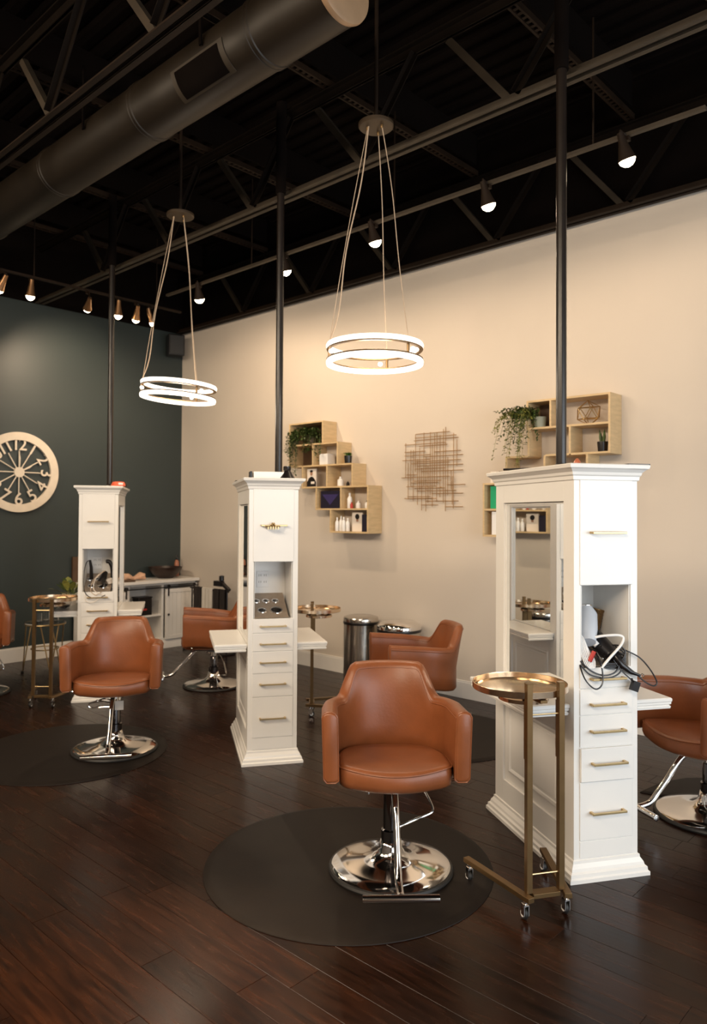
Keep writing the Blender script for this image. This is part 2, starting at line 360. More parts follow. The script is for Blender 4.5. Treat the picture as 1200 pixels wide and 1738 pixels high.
def ring_lamp(loc, label, tilt):
    t = thing('ring_pendant_lamp', label, 'pendant lamp', loc, 0, 'double ring pendant lamps')
    R_ = .272
    def ring(z, h, w, r):
        return [(r-w, z), (r-w*.8, z-h), (r+w*.8, z-h), (r+w, z), (r+w, z+h*.4), (r+w*.7, z+h), (r-w*.7, z+h), (r-w, z+h*.4)]
    def torus(pr, n=72): return MB().loft([[Vector((r*cos(2*pi*j/n), r*sin(2*pi*j/n), z)) for r, z in pr] for j in range(n)], close=True)
    torus(ring(.048, .014, .015, R_)).build('light_ring', LED, t); torus(ring(-.048, .014, .015, R_)).build('light_ring', LED, t)
    for z in (.029, -.029): torus(ring(z, .004, .013, R_)).build('metal_band', BRASSD, t)
    for a in (25, 145, 265):
        ca_, sa_ = cos(radians(a)), sin(radians(a)); m = MB()
        m.tube([(R_*ca_, R_*sa_, -.03), (R_*ca_, R_*sa_, .03)], .008, 8); m.build('spacer', BRASSD, t)
        MB().lathe([(.001, -.014), (.012, -.01), (.016, 0), (.012, .01), (.001, .014)], c=(R_*cos(radians(a+9)), R_*sin(radians(a+9)), 0), n=12).build('spacer_glow', LED, t)
        MB().tube(smooth([(.05*ca_, .05*sa_, 1.35), (.13*ca_+.006, .13*sa_, .95), (.2*ca_-.004, .2*sa_, .5), (R_*ca_, R_*sa_, .05)]), .0028 if a != 145 else .0022, 6).build('suspension_cord', CORD, t)
    MB().tube(smooth([(-.045, .018, 1.35), (-.085, .04, 1.0), (-.15, .095, .6), (-.185, .115, .25), (-.245, .125, .06), (-.247, .126, -.03)]), .0038, 6).build('power_cord', CORD, t)
    MB().lathe([(.001, 1.35), (.098, 1.352), (.104, 1.358), (.104, 1.375), (.06, 1.38), (.001, 1.38)], n=40).build('canopy', CANOPY, t)
    m = MB()
    for a in (25, 145, 265): m.lathe([(.006, 1.33), (.009, 1.335), (.009, 1.352)], c=(.05*cos(radians(a)), .05*sin(radians(a)), 0), n=10)
    m.build('cord_grip', BRASSD, t)
    MB().tube([(0, 0, 1.37), (0, 0, 2.33)], .012, 8).build('support_rod', STEELB, t)
    if tilt:
        q_ = Matrix.Rotation(radians(tilt), 4, fw0)
        for c in t.children:
            if c.name.split('.')[0] in ('light_ring', 'metal_band', 'spacer', 'spacer_glow'): c.matrix_local = q_
    l = bpy.data.lights.new('ring_glow', 'POINT'); l.energy = 9; l.color = (1, .82, .62); l.shadow_soft_size = .1
    o = bpy.data.objects.new('ring_glow', l); o.location = (loc[0], loc[1], loc[2]-.12); C.objects.link(o)
ring_lamp((3.28, 2.884, 2.54), 'nearer glowing double ring pendant lamp, between near and middle towers', 0)
ring_lamp((3.25, 4.86, 2.53), 'farther glowing double ring pendant lamp hanging before the corner', 4)

# ------------------------------------------------------------------ styling towers
UA = radians(-35)
TB, TD, TZ = .32, .80, 1.765
def tower(loc, label, open3=False, ua=0):
    t = thing('styling_station', label, 'styling station', loc, radians(ua), 'white tower styling stations')
    # carcass: frames on the sides (mirror recess above, panel recess below), niche in the front
    b = MB(); th = .035
    for s in (0, 1):
        a, c = (0, th) if s == 0 else (TB-th, TB)
        b.bx(a, c, 0, .09, .08, TZ); b.bx(a, c, .705, TD, .08, TZ)
        b.bx(a, c, .09, .705, 1.665, TZ); b.bx(a, c, .09, .705, .66, .76); b.bx(a, c, .09, .705, .08, .2)
        b.bx(a+(.0 if s else .012), c-(.012 if s else .0), .09, .705, .2, .66)
    b.bx(th, TB-th, .006, .02, 1.29, TZ); b.bx(th, TB-th, .02, TD, 1.30, TZ)
    b.bx(th, TB-th, .30, TD, .10, 1.30)
    b.bx(th, TB-th, .0, .30, .08, .925)
    b.build('cabinet_body', WHITE, t, bevel=.0015)
    MB().bx(th+.003, th+.006, .004, .298, .92, 1.298).bx(TB-th-.006, TB-th-.003, .004, .298, .92, 1.298).bx(th+.003, TB-th-.003, .290, .298, .92, 1.298).bx(th+.003, TB-th-.003, .004, .298, 1.290, 1.296).build('niche_liner', WHITE, t)
    MB().rings([(-.003, TZ-.01), (.006, TZ-.004), (.008, TZ+.012), (.013, TZ+.018), (.016, TZ+.030), (.028, TZ+.042), (.038, TZ+.048), (.041, TZ+.062), (.036, TZ+.066), (.001, TZ+.068)], 0, TB, 0, TD).build('crown_moulding', WHITE, t, ang=12)
    MB().rings([(.038, 0), (.038, .016), (.031, .022), (.030, .036), (.021, .043), (.018, .055), (.007, .072), (.006, .084), (-.003, .088)], 0, TB, 0, TD).build('plinth_moulding', WHITE, t, ang=12)
    # side mirrors and raised panels
    for s in (0, 1):
        x = 0 if s == 0 else TB; d = 1 if s == 0 else -1
        MB().bx(min(x+d*.018, x+d*.022), max(x+d*.018, x+d*.022), .092, .703, .762, 1.663).build('mirror', MIRROR, t)
        f = MB()
        for y0, y1, z0, z1 in ((.09, .705, .762, .770), (.09, .705, 1.655, 1.663), (.09, .098, .770, 1.655), (.697, .705, .770, 1.655)):
            f.bx(min(x+d*.013, x+d*.018), max(x+d*.013, x+d*.018), y0, y1, z0, z1)
        f.build('mirror_frame', WHITE, t, bevel=.001)
        xo = x+d*.012; p = MB()
        for (i0, h0) in ((0, 1),):
            l1 = [(.14, .25), (.66, .25), (.66, .61), (.14, .61)]
            prof_ = [(0, 0), (.004, .006), (.012, .008), (.020, .004), (.026, 0)]
            loops = []
            for off, hh in prof_:
                loops.append([Vector((xo-d*hh, yy+(off if yy < .4 else -off), zz+(off if zz < .4 else -off))) for yy, zz in l1])
            p.loft(loops, cap=False)
        p.bx(min(xo-d*.003, xo+d*.004), max(xo-d*.003, xo+d*.004), .18, .62, .29, .57)
        p.build('raised_panel', WHITE, t, bevel=.001)
    # drop-front door and drawers
    def handle(par, z, x0=.075, x1=.245):
        h = MB().bx(x0, x1, -.036, -.027, z-.005, z+.005)
        for xx in (x0+.006, x1-.006): h.bx(xx-.006, xx+.006, -.029, -.004, z-.005, z+.005)
        return h.build('handle', BRASS, par, bevel=.0015)
    dr = MB().bx(.028, TB-.028, -.005, .004, 1.292, TZ-.006).build('cabinet_door', WHITE, t, bevel=.002); handle(dr, 1.525)
    for i, (z0, z1, hz) in enumerate(((.835, .925, .878), (.718, .831, .765), (.577, .714, .647), (.427, .573, .508), (.168, .423, .29))):
        o = 0
        if open3 and i == 3: o = -.010
        d_ = MB().bx(.028, TB-.028, -.005+o, -.0005, z0, z1).build('drawer', WHITE, t, bevel=.002); handle(d_, hz).location = (0, o, 0)
    MB().bx(.028, TB-.028, -.003, .004, .092, .164).build('toe_panel', WHITE, t, bevel=.0015)
    # tilted tool panel with holes
    pan = MB(); n = 20
    x0, x1 = th+.008, TB-th-.022; L_ = .315
    R3 = Matrix.Rotation(radians(24), 3, 'X'); org = Vector((0, .004, .933))
    holes = [(.072, .205, .018), (.135, .205, .018), (.199, .205, .018), (.098, .085, .023), (.192, .085, .034)]
    bm = bmesh.new(); vs = [bm.verts.new(p) for p in ((x0, 0, 0), (x1, 0, 0), (x1, L_, 0), (x0, L_, 0))]
    es = [bm.edges.new((vs[i], vs[(i+1) % 4])) for i in range(4)]
    for hx, hy, r in holes:
        hv = [bm.verts.new((hx+r*cos(2*pi*j/n), hy+r*sin(2*pi*j/n), 0)) for j in range(n)]
        es += [bm.edges.new((hv[j], hv[(j+1) % n])) for j in range(n)]
    bmesh.ops.triangle_fill(bm, use_beauty=True, use_dissolve=False, edges=es)
    bm.normal_update(); gsel = [f for f in bm.faces]
    ret = bmesh.ops.extrude_face_region(bm, geom=gsel)
    for v in ret['geom']:
        if isinstance(v, bmesh.types.BMVert): v.co.z -= .004
    bmesh.ops.recalc_face_normals(bm, faces=bm.faces)
    for v in bm.verts: v.co = R3 @ v.co+org
    me = bpy.data.meshes.new('tool_panel'); bm.to_mesh(me); bm.free(); me.materials.append(PANELM)
    tp = bpy.data.objects.new('tool_panel', me); C.objects.link(tp); tp.parent = t
    for hx, hy, r in holes:
        c_ = R3 @ Vector((hx, hy, 0))+org
        MB().lathe([(r-.001, .001), (r, .005), (r+.007, .005), (r+.009, .001), (r+.008, -.001)], c=c_, rot=R3, n=24).build('holder_ring', CHROME, tp)
        MB().lathe([(r, .001), (r, -.028), (.001, -.028), (.001, -.026), (r-.002, -.026), (r-.001, .001)], c=c_, rot=R3, n=20).build('holder_cup', BLACKP, tp)
    op = MB().bx(.085, .165, .284, .289, 1.10, 1.21).build('outlet_plate', WHITEP, t, bevel=.002)
    m = MB()
    for ox in (.107, .143):
        for oz in (1.13, 1.175):
            m.bx(ox-.008, ox-.005, .2825, .2845, oz, oz+.014).bx(ox+.005, ox+.008, .2825, .2845, oz, oz+.014)
    m.build('socket', mat('socket_grey', (.25, .24, .22), .5), op)
    # ledges on both sides
    for x0, x1 in ((-.21, -.001), (TB+.001, TB+.205)):
        MB().rings([(-.006, .712), (-.004, .722), (-.010, .727), (-.003, .733), (-.003, .742), (0, .746), (0, .757), (-.004, .761)], x0, x1, .03, .66).build('side_ledge', WHITE, t, ang=12)
    return t
T1 = Vector((3.078, 1.527, 0)); T2 = Vector((3.037, 3.736, 0)); T3 = Vector((3.045, 6.019, 0))
tower(T1, 'nearest white tower styling station with mirror side and cords in its niche', True, -32.9)
tower(T2, 'middle white tower styling station with empty round-hole tool panel in its niche', False, -33.2)
tower(T3, 'farthest white tower styling station in front of the dark teal wall', False, -34)
uv = Vector((cos(UA), sin(UA), 0)); vv = Vector((-sin(UA), cos(UA), 0))
def TA(T): return radians(-32.9 if T is T1 else -33.6)
def LP(T, u, v, z): a = TA(T); return T+Vector((cos(a), sin(a), 0))*u+Vector((-sin(a), cos(a), 0))*v+Vector((0, 0, z))

TOP = TZ+.068
def pole(x, y, label):
    t = thing('ceiling_pole', label, 'pole', (x, y, TOP), 0, 'black ceiling poles')
    MB().tube([(0, 0, .012), (0, 0, 2.10)], .026, 24).build('pole_shaft', POLEM, t)
    MB().lathe([(.045, 0), (.045, .006), (.034, .010), (.033, .022), (.028, .028), (.026, .028)], n=24).build('base_flange', POLEM, t)
    MB().tube([(0, 0, 2.03), (0, 0, 2.68)], .036, 20).build('top_sleeve', BLACKC, t)
pole(3.45, 1.78, 'tall black pole rising from the nearest white tower')
pole(3.465, 3.94, 'tall black pole rising from the middle white tower')
pole(3.445, 6.235, 'tall black pole rising from the farthest white tower')

# ------------------------------------------------------------------ salon chairs
def chair_proto():
    t = thing('salon_chair', 'x', 'chair', (0, 0, 0), 0, 'cognac leather salon chairs')
    # shell: arms and back in one sweep
    st = []
    A = .272; fy = -.27
    for i in range(6): st.append((-A-.002*i*0, fy+.24*i/5))
    n = 44
    for i in range(1, n):
        th_ = pi-pi*i/n; ex_ = 2.5
        cx, sy = cos(th_), sin(th_)
        st.append((A*math.copysign(abs(cx)**(2/ex_), cx), -.03+.27*abs(sy)**(2/ex_)))
    for i in range(6): st.append((A, -.03-.24*i/5))
    loops = []; m_ = len(st)
    for i, (x, y) in enumerate(st):
        a = Vector(st[max(i-1, 0)]); b = Vector(st[min(i+1, m_-1)]); tg = (b-a).normalized(); nr = Vector((tg.y, -tg.x))  # points inward? fixed below
        if nr.dot(Vector((-x, -.05-y))) > 0: nr = -nr     # outward
        ax = abs(x)
        if y < -.03: k = 0
        else: k = 1
        if k == 0: zt = .768-.018*(y-fy)/.24
        else:
            s_ = max(0, min(1, (A-ax-.042)/.075)); s_ = s_*s_*(3-2*s_); zt = .750-.024*min(1, (y+.03)/.18)+.140*s_+.006*(1-(ax/A)**2)
        zb = .478-.055*max(0, min(1, (y+.1)/.3))
        th_ = .031
        lean = .0
        def pt(off, z):
            ln = .06*max(0, (z-.60))/.28*max(0, (y+.03)/.27) if y > -.03 else 0
            wd = 1+(.035 if y <= -.03 else .035*(1-max(0, (y+.03))/.27))*max(0, z-.5)/.3
            return Vector(((x+nr.x*off)*wd, y+nr.y*off+ln, z))
        rb = .022
        L = []
        for off, z in ((-th_, zb+.01), (-th_, zb+(zt-zb)*.35), (-th_, zb+(zt-zb)*.7), (-th_, zt-rb), (-th_*.72, zt-rb*.3), (-th_*.25, zt), (th_*.25, zt), (th_*.72, zt-rb*.3), (th_, zt-rb), (th_, zb+(zt-zb)*.7), (th_, zb+(zt-zb)*.35), (th_, zb+.015), (th_*.6, zb), (-th_*.6, zb)):
            L.append(pt(off, z))
        loops.append(L)
    def inset(L, dy, s_):
        c_ = sum(L, Vector())/len(L); return [Vector((c_.x+(p.x-c_.x)*s_, p.y+dy, c_.z+(p.z-c_.z)*(1-(1-s_)*.35))) for p in L]
    loops = [inset(loops[0], -.010, .80), inset(loops[0], -.007, .94)]+loops+[inset(loops[-1], -.007, .94), inset(loops[-1], -.010, .80)]
    MB().loft(loops).build('shell', LEATHER, t, ang=60)
    # piping: seam just inside the rim, and the seam around both arm fronts
    cen = loops[2:-2]
    MB().tube([l[3]*1.0+Vector((0, 0, -.006)) for l in cen], .0032, 6).tube([l[8]+Vector((0, 0, -.006)) for l in cen], .003, 6).build('piping', LEATHER, t)
    for l in (cen[0], cen[-1]): MB().tube([p+Vector((0, -.004, 0)) for p in l], .003, 6, close=True).build('arm_piping', LEATHER, t)
    # inner back upholstery
    # seat cushion
    def outline(s_, z, fr=0):
        o_ = []
        for (x, y) in ((-.232, -.235), (-.16, -.268), (-.08, -.287), (0, -.293), (.08, -.287), (.16, -.268), (.232, -.235), (.24, -.12), (.236, 0), (.2, .12), (.12, .18), (0, .195), (-.12, .18), (-.2, .12), (-.236, 0), (-.24, -.12)):
            o_.append(Vector((x*s_, -.05+(y+.05)*s_+(fr if y < -.2 else 0), z)))
        return o_
    def ol(s_, z, dip=0, fr=0):
        l = smooth(outline(s_, z, fr), 4, True)
        for p in l: p.z += -.095*(p.y+.29)*(1 if z > .5 else .25)-dip*(1-min(1, abs(p.x)/.22)**2)*max(0, min(1, (.1-p.y)/.3))
        return l
    MB().loft([ol(.6, .440), ol(.93, .444, .012), ol(.985, .455, .012), ol(1.0, .475, .012, -.004), ol(1.0, .510, .02, -.004), ol(.99, .532, .026), ol(.965, .542, .026), ol(.9, .546, .024), ol(.6, .542, .004), ol(.2, .534)]).build('seat', LEATHER, t, ang=60)
    MB().tube([p for p in ol(.998, .533, .026)], .0035, 6, close=True).build('seat_piping', LEATHER, t)
    MB().bx(-.19, .19, -.18, .17, .425, .445).build('seat_plate', BLACKP, t, bevel=.004)
    m = MB()
    for s in (-1, 1): m.tube([(s*.235, -.2, .46), (s*.262, -.2, .468)], .006, 8)
    m.build('arm_bolt', CHROME, t)
    return t
def chair_base(t, dz, lv=1):
    MB().lathe([(.278, .001), (.280, .008), (.275, .017), (.268, .019)], n=56).build('rubber_rim', RUBBER, t)
    MB().lathe([(.262, .012), (.266, .020), (.255, .026), (.20, .034), (.13, .045), (.085, .060), (.062, .080), (.052, .105), (.046, .13), (.03, .132), (.03, .02)], n=64).build('base_disc', CHROME, t, ang=80)
    MB().lathe([(.044, .125), (.044, .175), (.035, .18), (.034, .34+dz), (.030, .345+dz)], n=28).build('outer_column', CHROMED, t)
    MB().lathe([(.024, .33+dz), (.024, .41+dz), (.05, .412+dz), (.052, .43+dz)], n=24).build('pump_shaft', CHROME, t)
    MB().bx(-.045, .045, -.06, .07, .385+dz, .415+dz).build('pump_head', CHROMED, t, bevel=.006)
    p = smooth([(0, -.03, .405+dz), (0, -.10, .405+dz), (0, -.165, .395+dz), (0, -.215, .35+dz), (0, -.27, .26+dz*.6), (0, -.33, .16), (0, -.375, .115), (0, -.43, .10), (0, -.455, .10)], 6)
    f = MB().tube(p, .0150, 14).build('footrest_tube', CHROME, t)
    MB().tube([(-.152, -.46, .098), (-.150, -.46, .098), (.150, -.46, .098), (.152, -.46, .098)], [.010, .0155, .0155, .010], 16).build('footrest_bar', CHROME, f)
    MB().tube(smooth([(.03, .03, .385+dz), (.09, .05, .38+dz), (.15, .08, .33+dz), (.19, .10, .26+dz), (.205, .11, .215+dz), (.19, .105, .20+dz), (.12, .075, .185+dz), (.035, .03, .17+dz)] if lv > 0 else [(-.03, .0, .33+dz), (-.09, .0, .345+dz), (-.16, .01, .335+dz), (-.175, .01, .315+dz), (-.15, .01, .30+dz), (-.09, .0, .31+dz), (-.03, .0, .31+dz)]), .006, 8).build('pump_lever', CHROME, t)
    MB().tube(smooth([(-.03, -.03, .36+dz), (-.07, -.05, .372+dz), (-.105, -.06, .362+dz)]), [.006]*13, 8).lathe([(.001, -.01), (.01, -.006), (.012, 0), (.01, .006), (.001, .01)], c=(-.108, -.061, .362+dz), n=12).build('brake_knob', CHROME, t)
proto = chair_proto(); first = True
def chair(x, y, az, dz, label, lv=1):
    global first
    if first: t = proto; first = False; kids = list(t.children)
    else:
        t = proto.copy(); C.objects.link(t); kids = []
        for c0 in [c for c in proto.children if c.get('up')]:
            c = c0.copy(); C.objects.link(c); c.parent = t; kids.append(c)
    for c in kids: c['up'] = 1; c.location = (0, 0, dz)
    t['label'] = label; t.location = (x, y, MZ); t.rotation_euler = (0, 0, radians(az+90))
    chair_base(t, dz, lv)
    return t
MZ = .0
chs = []
MZ = .0125
chs.append(chair(2.59, 2.165, 225, .0, 'nearest cognac leather salon chair, centre, facing the camera on a round mat'))
chs.append(chair(2.597, 4.587, 234, -.02, 'cognac leather salon chair facing forward in front of the farthest tower', -1))
MB().box((.03, -.05, .305), (.055, .004, .06)).build('paper_tag', PAPER, chs[-1])
chs.append(chair(4.25, 3.32, 145, -.065, 'cognac leather salon chair seen side-on behind the nearest one, by the bins'))
MZ = 0
chs.append(chair(4.217, 5.688, 145, -.07, 'cognac leather salon chair side-on between middle tower and barn-door sideboard'))
chs.append(chair(4.235, 1.325, 150, -.06, 'cognac leather salon chair cut off by the right photo edge'))
chs.append(chair(2.57, 6.92, 240, -.02, 'cognac leather salon chair cut off by the left photo edge'))
for o in bpy.data.objects:
    if 'up' in o: del o['up']

# mats
def matobj(pts, label):
    m = MB(); n = len(pts)
    c_ = sum((Vector((p[0], p[1], 0)) for p in pts), Vector())/n
    def L(s_, z): return [Vector((c_.x+(p[0]-c_.x)*s_, c_.y+(p[1]-c_.y)*s_, z)) for p in pts]
    m.loft([L(1, .001), L(.998, .004), L(.965, .0115), L(.94, .012), L(.5, .012), L(.02, .012)])
    tag(m.build('floor_mat', MATM), label, 'mat', 'anti-fatigue floor mats')
def circ(x, y, r, a0=0, a1=360, n=64): return [(x+r*cos(radians(a0+(a1-a0)*i/n)), y+r*sin(radians(a0+(a1-a0)*i/n))) for i in range(n)]
matobj(circ(2.51, 2.35, .655), 'large round black mat under the nearest salon chair')
matobj(circ(2.38, 4.80, .64), 'round black mat under the forward-facing chair at left')
matobj(circ(4.42, 3.25, .63), 'round black mat under the side-on chair near the bins')
matobj([(4.31, 1.73), (4.54, 1.70), (4.72, 1.62), (4.86, 1.47), (4.95, 1.25), (4.93, 1.05), (4.85, .9), (4.62, .95), (4.55, 1.2), (4.48, 1.35), (4.36, 1.5)], 'black mat partly seen behind the chair at the right edge')

# ------------------------------------------------------------------ trolleys
def trolley(x, y, ca_deg, tz, top, toff, label, splay=15, sp=.142):
    # local x: along crossbar, local y: direction of the rails
    t = thing('tray_trolley', label, 'trolley', (x, y, 0), radians(ca_deg), 'brass tray trolleys')
    h = sp/2
    for s in (-1, 1): MB().bx(s*h-.0125, s*h+.0125, -.0125, .0125, .1, top).bx(s*h-.014, s*h+.014, -.014, .014, top, top+.004).build('upright', BRASSD, t, bevel=.0015)
    MB().bx(-h+.012, h-.012, -.022, .022, .082, .1).build('crossbar', BRASSD, t, bevel=.0015)
    for z in (.17, tz-.06): MB().tube([(-h, 0, z), (h, 0, z)], .0035, 8).build('rod', BRASS, t)
    for s in (-1, 1):
        a = radians(90-s*splay); d = Vector((cos(a), sin(a), 0)); o_ = Vector((s*(h+.014), -.03, 0)); q_ = Matrix.Rotation(a-pi/2, 3, 'Z')
        r_ = MB().box(o_+d*.19+Vector((0, 0, .090)), (.030, .41, .02), q_).build('base_rail', BRASSD, t, bevel=.0015)
        MB().bx(s*h-.009+s*-.0, s*h+.009, .012, .024, tz-.24, tz-.01).build('slide_plate', BRASSD, t)
        for dd in (.02, .37):
            c_ = o_+d*dd
            cs = MB().lathe([(.011, .081), (.011, .068), (.004, .066), (.004, .05)], c=(c_.x, c_.y, 0), n=10)
            cs.bx(c_.x-.011, c_.x-.009, c_.y-.012, c_.y+.016, .02, .062).bx(c_.x+.009, c_.x+.011, c_.y-.012, c_.y+.016, .02, .062).bx(c_.x-.011, c_.x+.011, c_.y-.012, c_.y+.016, .058, .062)
            cs_ = cs.build('caster', CHROME, t)
            MB().lathe([(.012, -.0075), (.02, -.0075), (.0225, -.004), (.0225, .004), (.02, .0075), (.012, .0075)], c=(c_.x, c_.y+.01, .0225), rot=Matrix.Rotation(pi/2, 3, 'Y'), n=20).build('wheel', RUBBER, cs_)
            MB().lathe([(.001, -.0095), (.013, -.0095), (.014, -.008), (.014, .008), (.013, .0095), (.001, .0095)], c=(c_.x, c_.y+.01, .0225), rot=Matrix.Rotation(pi/2, 3, 'Y'), n=20).build('wheel_hub', WHITEP, cs_)
    tx, ty = toff
    MB().lathe([(.001, tz), (.19, tz), (.198, tz+.001), (.20, tz+.003), (.20, tz+.027), (.198, tz+.028), (.1955, tz+.027), (.1945, tz+.006), (.19, tz+.004), (.001, tz+.004)], c=(tx, ty, 0), n=64).build('round_tray', BRASSP, t)
    MB().lathe([(.001, tz-.045), (.10, tz-.045), (.105, tz-.043), (.105, tz-.028), (.102, tz-.028), (.101, tz-.041), (.001, tz-.041)], c=(tx*.3+.005, ty*.8+.03, 0), n=40).build('lower_tray', BRASSP, t)
    m = MB().tube([(tx*.5, ty*.8, tz-.055), (tx*.5, ty*.8, tz+.001)], .012, 12)
    m.box(((tx*.5)/2, ty*.4, tz-.012), (.03, ty*.8, .012)); m.build('swing_arm', BRASSD, t)
trolley(2.727, 1.478, -32.5, .862, .925, (-.010, .195), 'brass tray trolley in front of the nearest tower, casters showing')
trolley(2.76, 6.046, -45.7, .855, .885, (.01, .20), 'brass tray trolley left of the farthest tower')
trolley(4.17, 4.32, 226, .82, .885, (.0, .03), 'brass tray trolley partly hidden behind the middle tower')

# ------------------------------------------------------------------ tower-top and niche things
tag(MB().bx(.02, .22, -.055, .055, 0, .045).build('white_box', WHITEP, None, bevel=.003, loc=LP(T2, .02, .16, TOP), rot=(0, 0, UA)), 'white flat box on the middle tower beside its pole', 'box')
tag(MB().bx(0, .016, -.05, .05, 0, .046).build('dark_tin', BLACKP, None, bevel=.003, loc=LP(T2, .015, .16, TOP), rot=(0, 0, UA)), 'thin dark tin at the left end of the white box on middle tower', 'tin')
b = thing('spray_bottle', 'squat black bottle with wide shoulders on the middle tower', 'bottle', LP(T2, .262, .12, TOP))
MB().lathe([(.052, 0), (.054, .004), (.03, .042), (.024, .052), (.022, .055)], n=28).build('bottle_body', BLACKP, b); MB().lathe([(.024, .055), (.026, .058), (.026, .082), (.022, .085)], n=24).build('cap', BLACKP, b)
tag(MB().bx(0, .14, 0, .09, 0, .04).build('white_box', PAPER, None, bevel=.002, loc=LP(T2, .15, .36, TOP), rot=(0, 0, UA)), 'pale box behind the black bottle on the middle tower', 'box')
tag(MB().bx(-.03, .03, -.07, .07, 0, .006).build('comb', BLACKP, loc=LP(T2, -.01, .66, TOP), rot=(0, 0, UA)), 'thin dark comb at the far left rim of the middle tower top', 'comb')
c_ = thing('hair_clip', 'brass hair clip hooked on the middle tower door handle', 'hair clip', LP(T2, .15, -.045, 1.515), UA)
MB().tube([(-.05, 0, .004), (.045, 0, .004)], .006, 8).build('clip_spine', BRASS, c_)
m = MB()
for i in range(5): m.bx(-.035+i*.016, -.028+i*.016, -.008, .008, -.014, .004)
m.tube([(-.015, 0, .012), (.01, 0, .026)], .006, 8).tube([(.012, 0, .012), (-.008, 0, .026)], .006, 8); m.build('clip_teeth', BRASS, c_)
# T1 top
m = MB().tube([(-.10, 0, .006), (.10, .012, .006)], .006, 8).box((.02, .01, .006), (.09, .022, .006)); tag(m.build('hair_shears', BLACKP, loc=(3.41, 1.975, TOP), rot=(0, 0, radians(100))), 'black shears lying on the left rim of the nearest tower top', 'shears')
tag(MB().bx(-.055, .055, -.03, .03, 0, .007).build('comb', BLACKP, loc=(3.41, 1.385, TOP), rot=(0, 0, UA)), 'flat black comb on the right end of the nearest tower top', 'comb')
tag(MB().lathe([(.012, 0), (.016, .004), (.016, .018), (.010, .026), (.004, .034)], n=16).build('ornament', mat('terracotta_plastic', (.45, .13, .06), .4), loc=LP(T1, .10, .14, TOP)), 'tiny terracotta object on top of the nearest tower', 'ornament')
k_ = thing('tape_roll', 'coral roll on the top of the farthest tower', 'roll', LP(T3, .31, .12, TOP))
MB().lathe([(.03, 0), (.058, 0), (.062, .008), (.05, .038), (.028, .042)], n=28).build('roll_body', ORANGE, k_); MB().bx(-.03, .01, -.062, -.05, .012, .03).build('paper_label', WHITEP, k_)
tag(MB().lathe([(.04, 0), (.042, .01), (.03, .045), (.01, .05)], n=20).build('dark_jar', BLACKP, loc=LP(T3, .335, .27, TOP)), 'small dark jar behind the coral roll on the farthest tower', 'jar')

def L1(px, py, v): return (.03+(px-985)*.00293, v, 1.29-(py-993)*.00258)
def local_thing(name, label, cat, T): return thing(name, label, cat, T, TA(T))
# near niche: black dryer
h = local_thing('hair_dryer', 'black hair dryer lying in the nearest tower niche', 'hair dryer', T1)
MB().tube([(.165, .13, 1.05), (.17, .11, 1.04), (.185, .04, .995), (.19, -.01, .975)], [.026, .040, .040, .032], 20).build('barrel', BLACKP, h)
MB().tube([(.15, .08, 1.02), (.20, .07, .99), (.235, .05, .97), (.25, .03, .96)], [.024, .022, .02, .017], 14).build('grip', BLACKP, h)
def crd(par, pts, r, m, nm='cord'): return MB().tube(smooth(pts, 7), r, 8).build(nm, m, par)
crd(h, [L1(985, 1118, .02), L1(987, 1150, -.03), L1(1002, 1167, -.045), L1(1014, 1155, -.045), L1(1014, 1120, -.02), L1(1004, 1100, .03)], .0033, BLACKP)
crd(h, [L1(986, 1122, .0), L1(1000, 1138, -.02), L1(1020, 1146, -.03), L1(1040, 1140, -.03), L1(1050, 1122, -.01), L1(1046, 1102, .03)], .0036, BLACKP)
crd(h, [L1(985, 1128, -.005), L1(998, 1144, -.022), L1(1024, 1151, -.03), L1(1046, 1143, -.03), L1(1054, 1126, -.01), L1(1040, 1112, .03)], .0036, BLACKP)
crd(h, [L1(1052, 1102, .04), L1(1060, 1106, -.01), L1(1080, 1118, -.03), L1(1096, 1138, -.04), L1(1107, 1160, -.045), L1(1102, 1167, -.045), L1(1088, 1160, -.04), L1(1070, 1142, -.03), L1(1048, 1122, -.01), L1(1034, 1120, .02)], .0034, BLACKP)
for i in range(4): crd(h, smooth([L1(1030+random.uniform(-10, 4), 1100+i*5, .03-.01*i), L1(1050, 1098+i*6, .0), L1(1060, 1110+i*5, -.012), L1(1048, 1126+i*3, -.015), L1(1025, 1125+i*3, -.01), L1(1018, 1110+i*2, .02)], 2), .0034, BLACKP)
m = MB().tube([L1(1064, 1153, -.04), L1(1066, 1158, -.04)], .006, 8); pl = Vector(L1(1070, 1166, -.04)); m.box(pl, (.036, .02, .044), Matrix.Rotation(radians(20), 3, 'Y')); m.build('plug', BLACKP, h)
crd(h, [L1(1040, 1122, -.01), L1(1050, 1140, -.03), L1(1064, 1155, -.04)], .003, BLACKP)
ci = local_thing('curling_iron', 'black curling iron with a ring end hanging out of the nearest niche', 'curling iron', T1)
MB().tube([L1(1038, 1100, .05), L1(1046, 1118, .0), L1(1052, 1131, -.02), L1(1064, 1142, -.03), L1(1080, 1149, -.035)], [.014, .017, .016, .010, .006], 14).build('iron_handle', BLACKP, ci)
rc = Vector(L1(1084, 1149, -.035)); MB().tube([rc+Vector((.008*cos(a), 0, .008*sin(a))) for a in [2*pi*i/14 for i in range(14)]], .002, 6, close=True).build('hanging_ring', CHROME, ci)
wd = local_thing('hair_dryer', 'pale grey hair dryer with white cord at the left of the nearest niche', 'hair dryer', T1)
MB().tube([(.148, .15, 1.165), (.145, .13, 1.14), (.115, .08, 1.08), (.095, .04, 1.03)], [.034, .046, .046, .034], 18).build('barrel', BLUISH, wd)
MB().lathe([(.026, 0), (.03, .006), (.028, .02), (.012, .022)], c=(.150, .15, 1.168), n=20).build('nozzle', CHROME, wd)
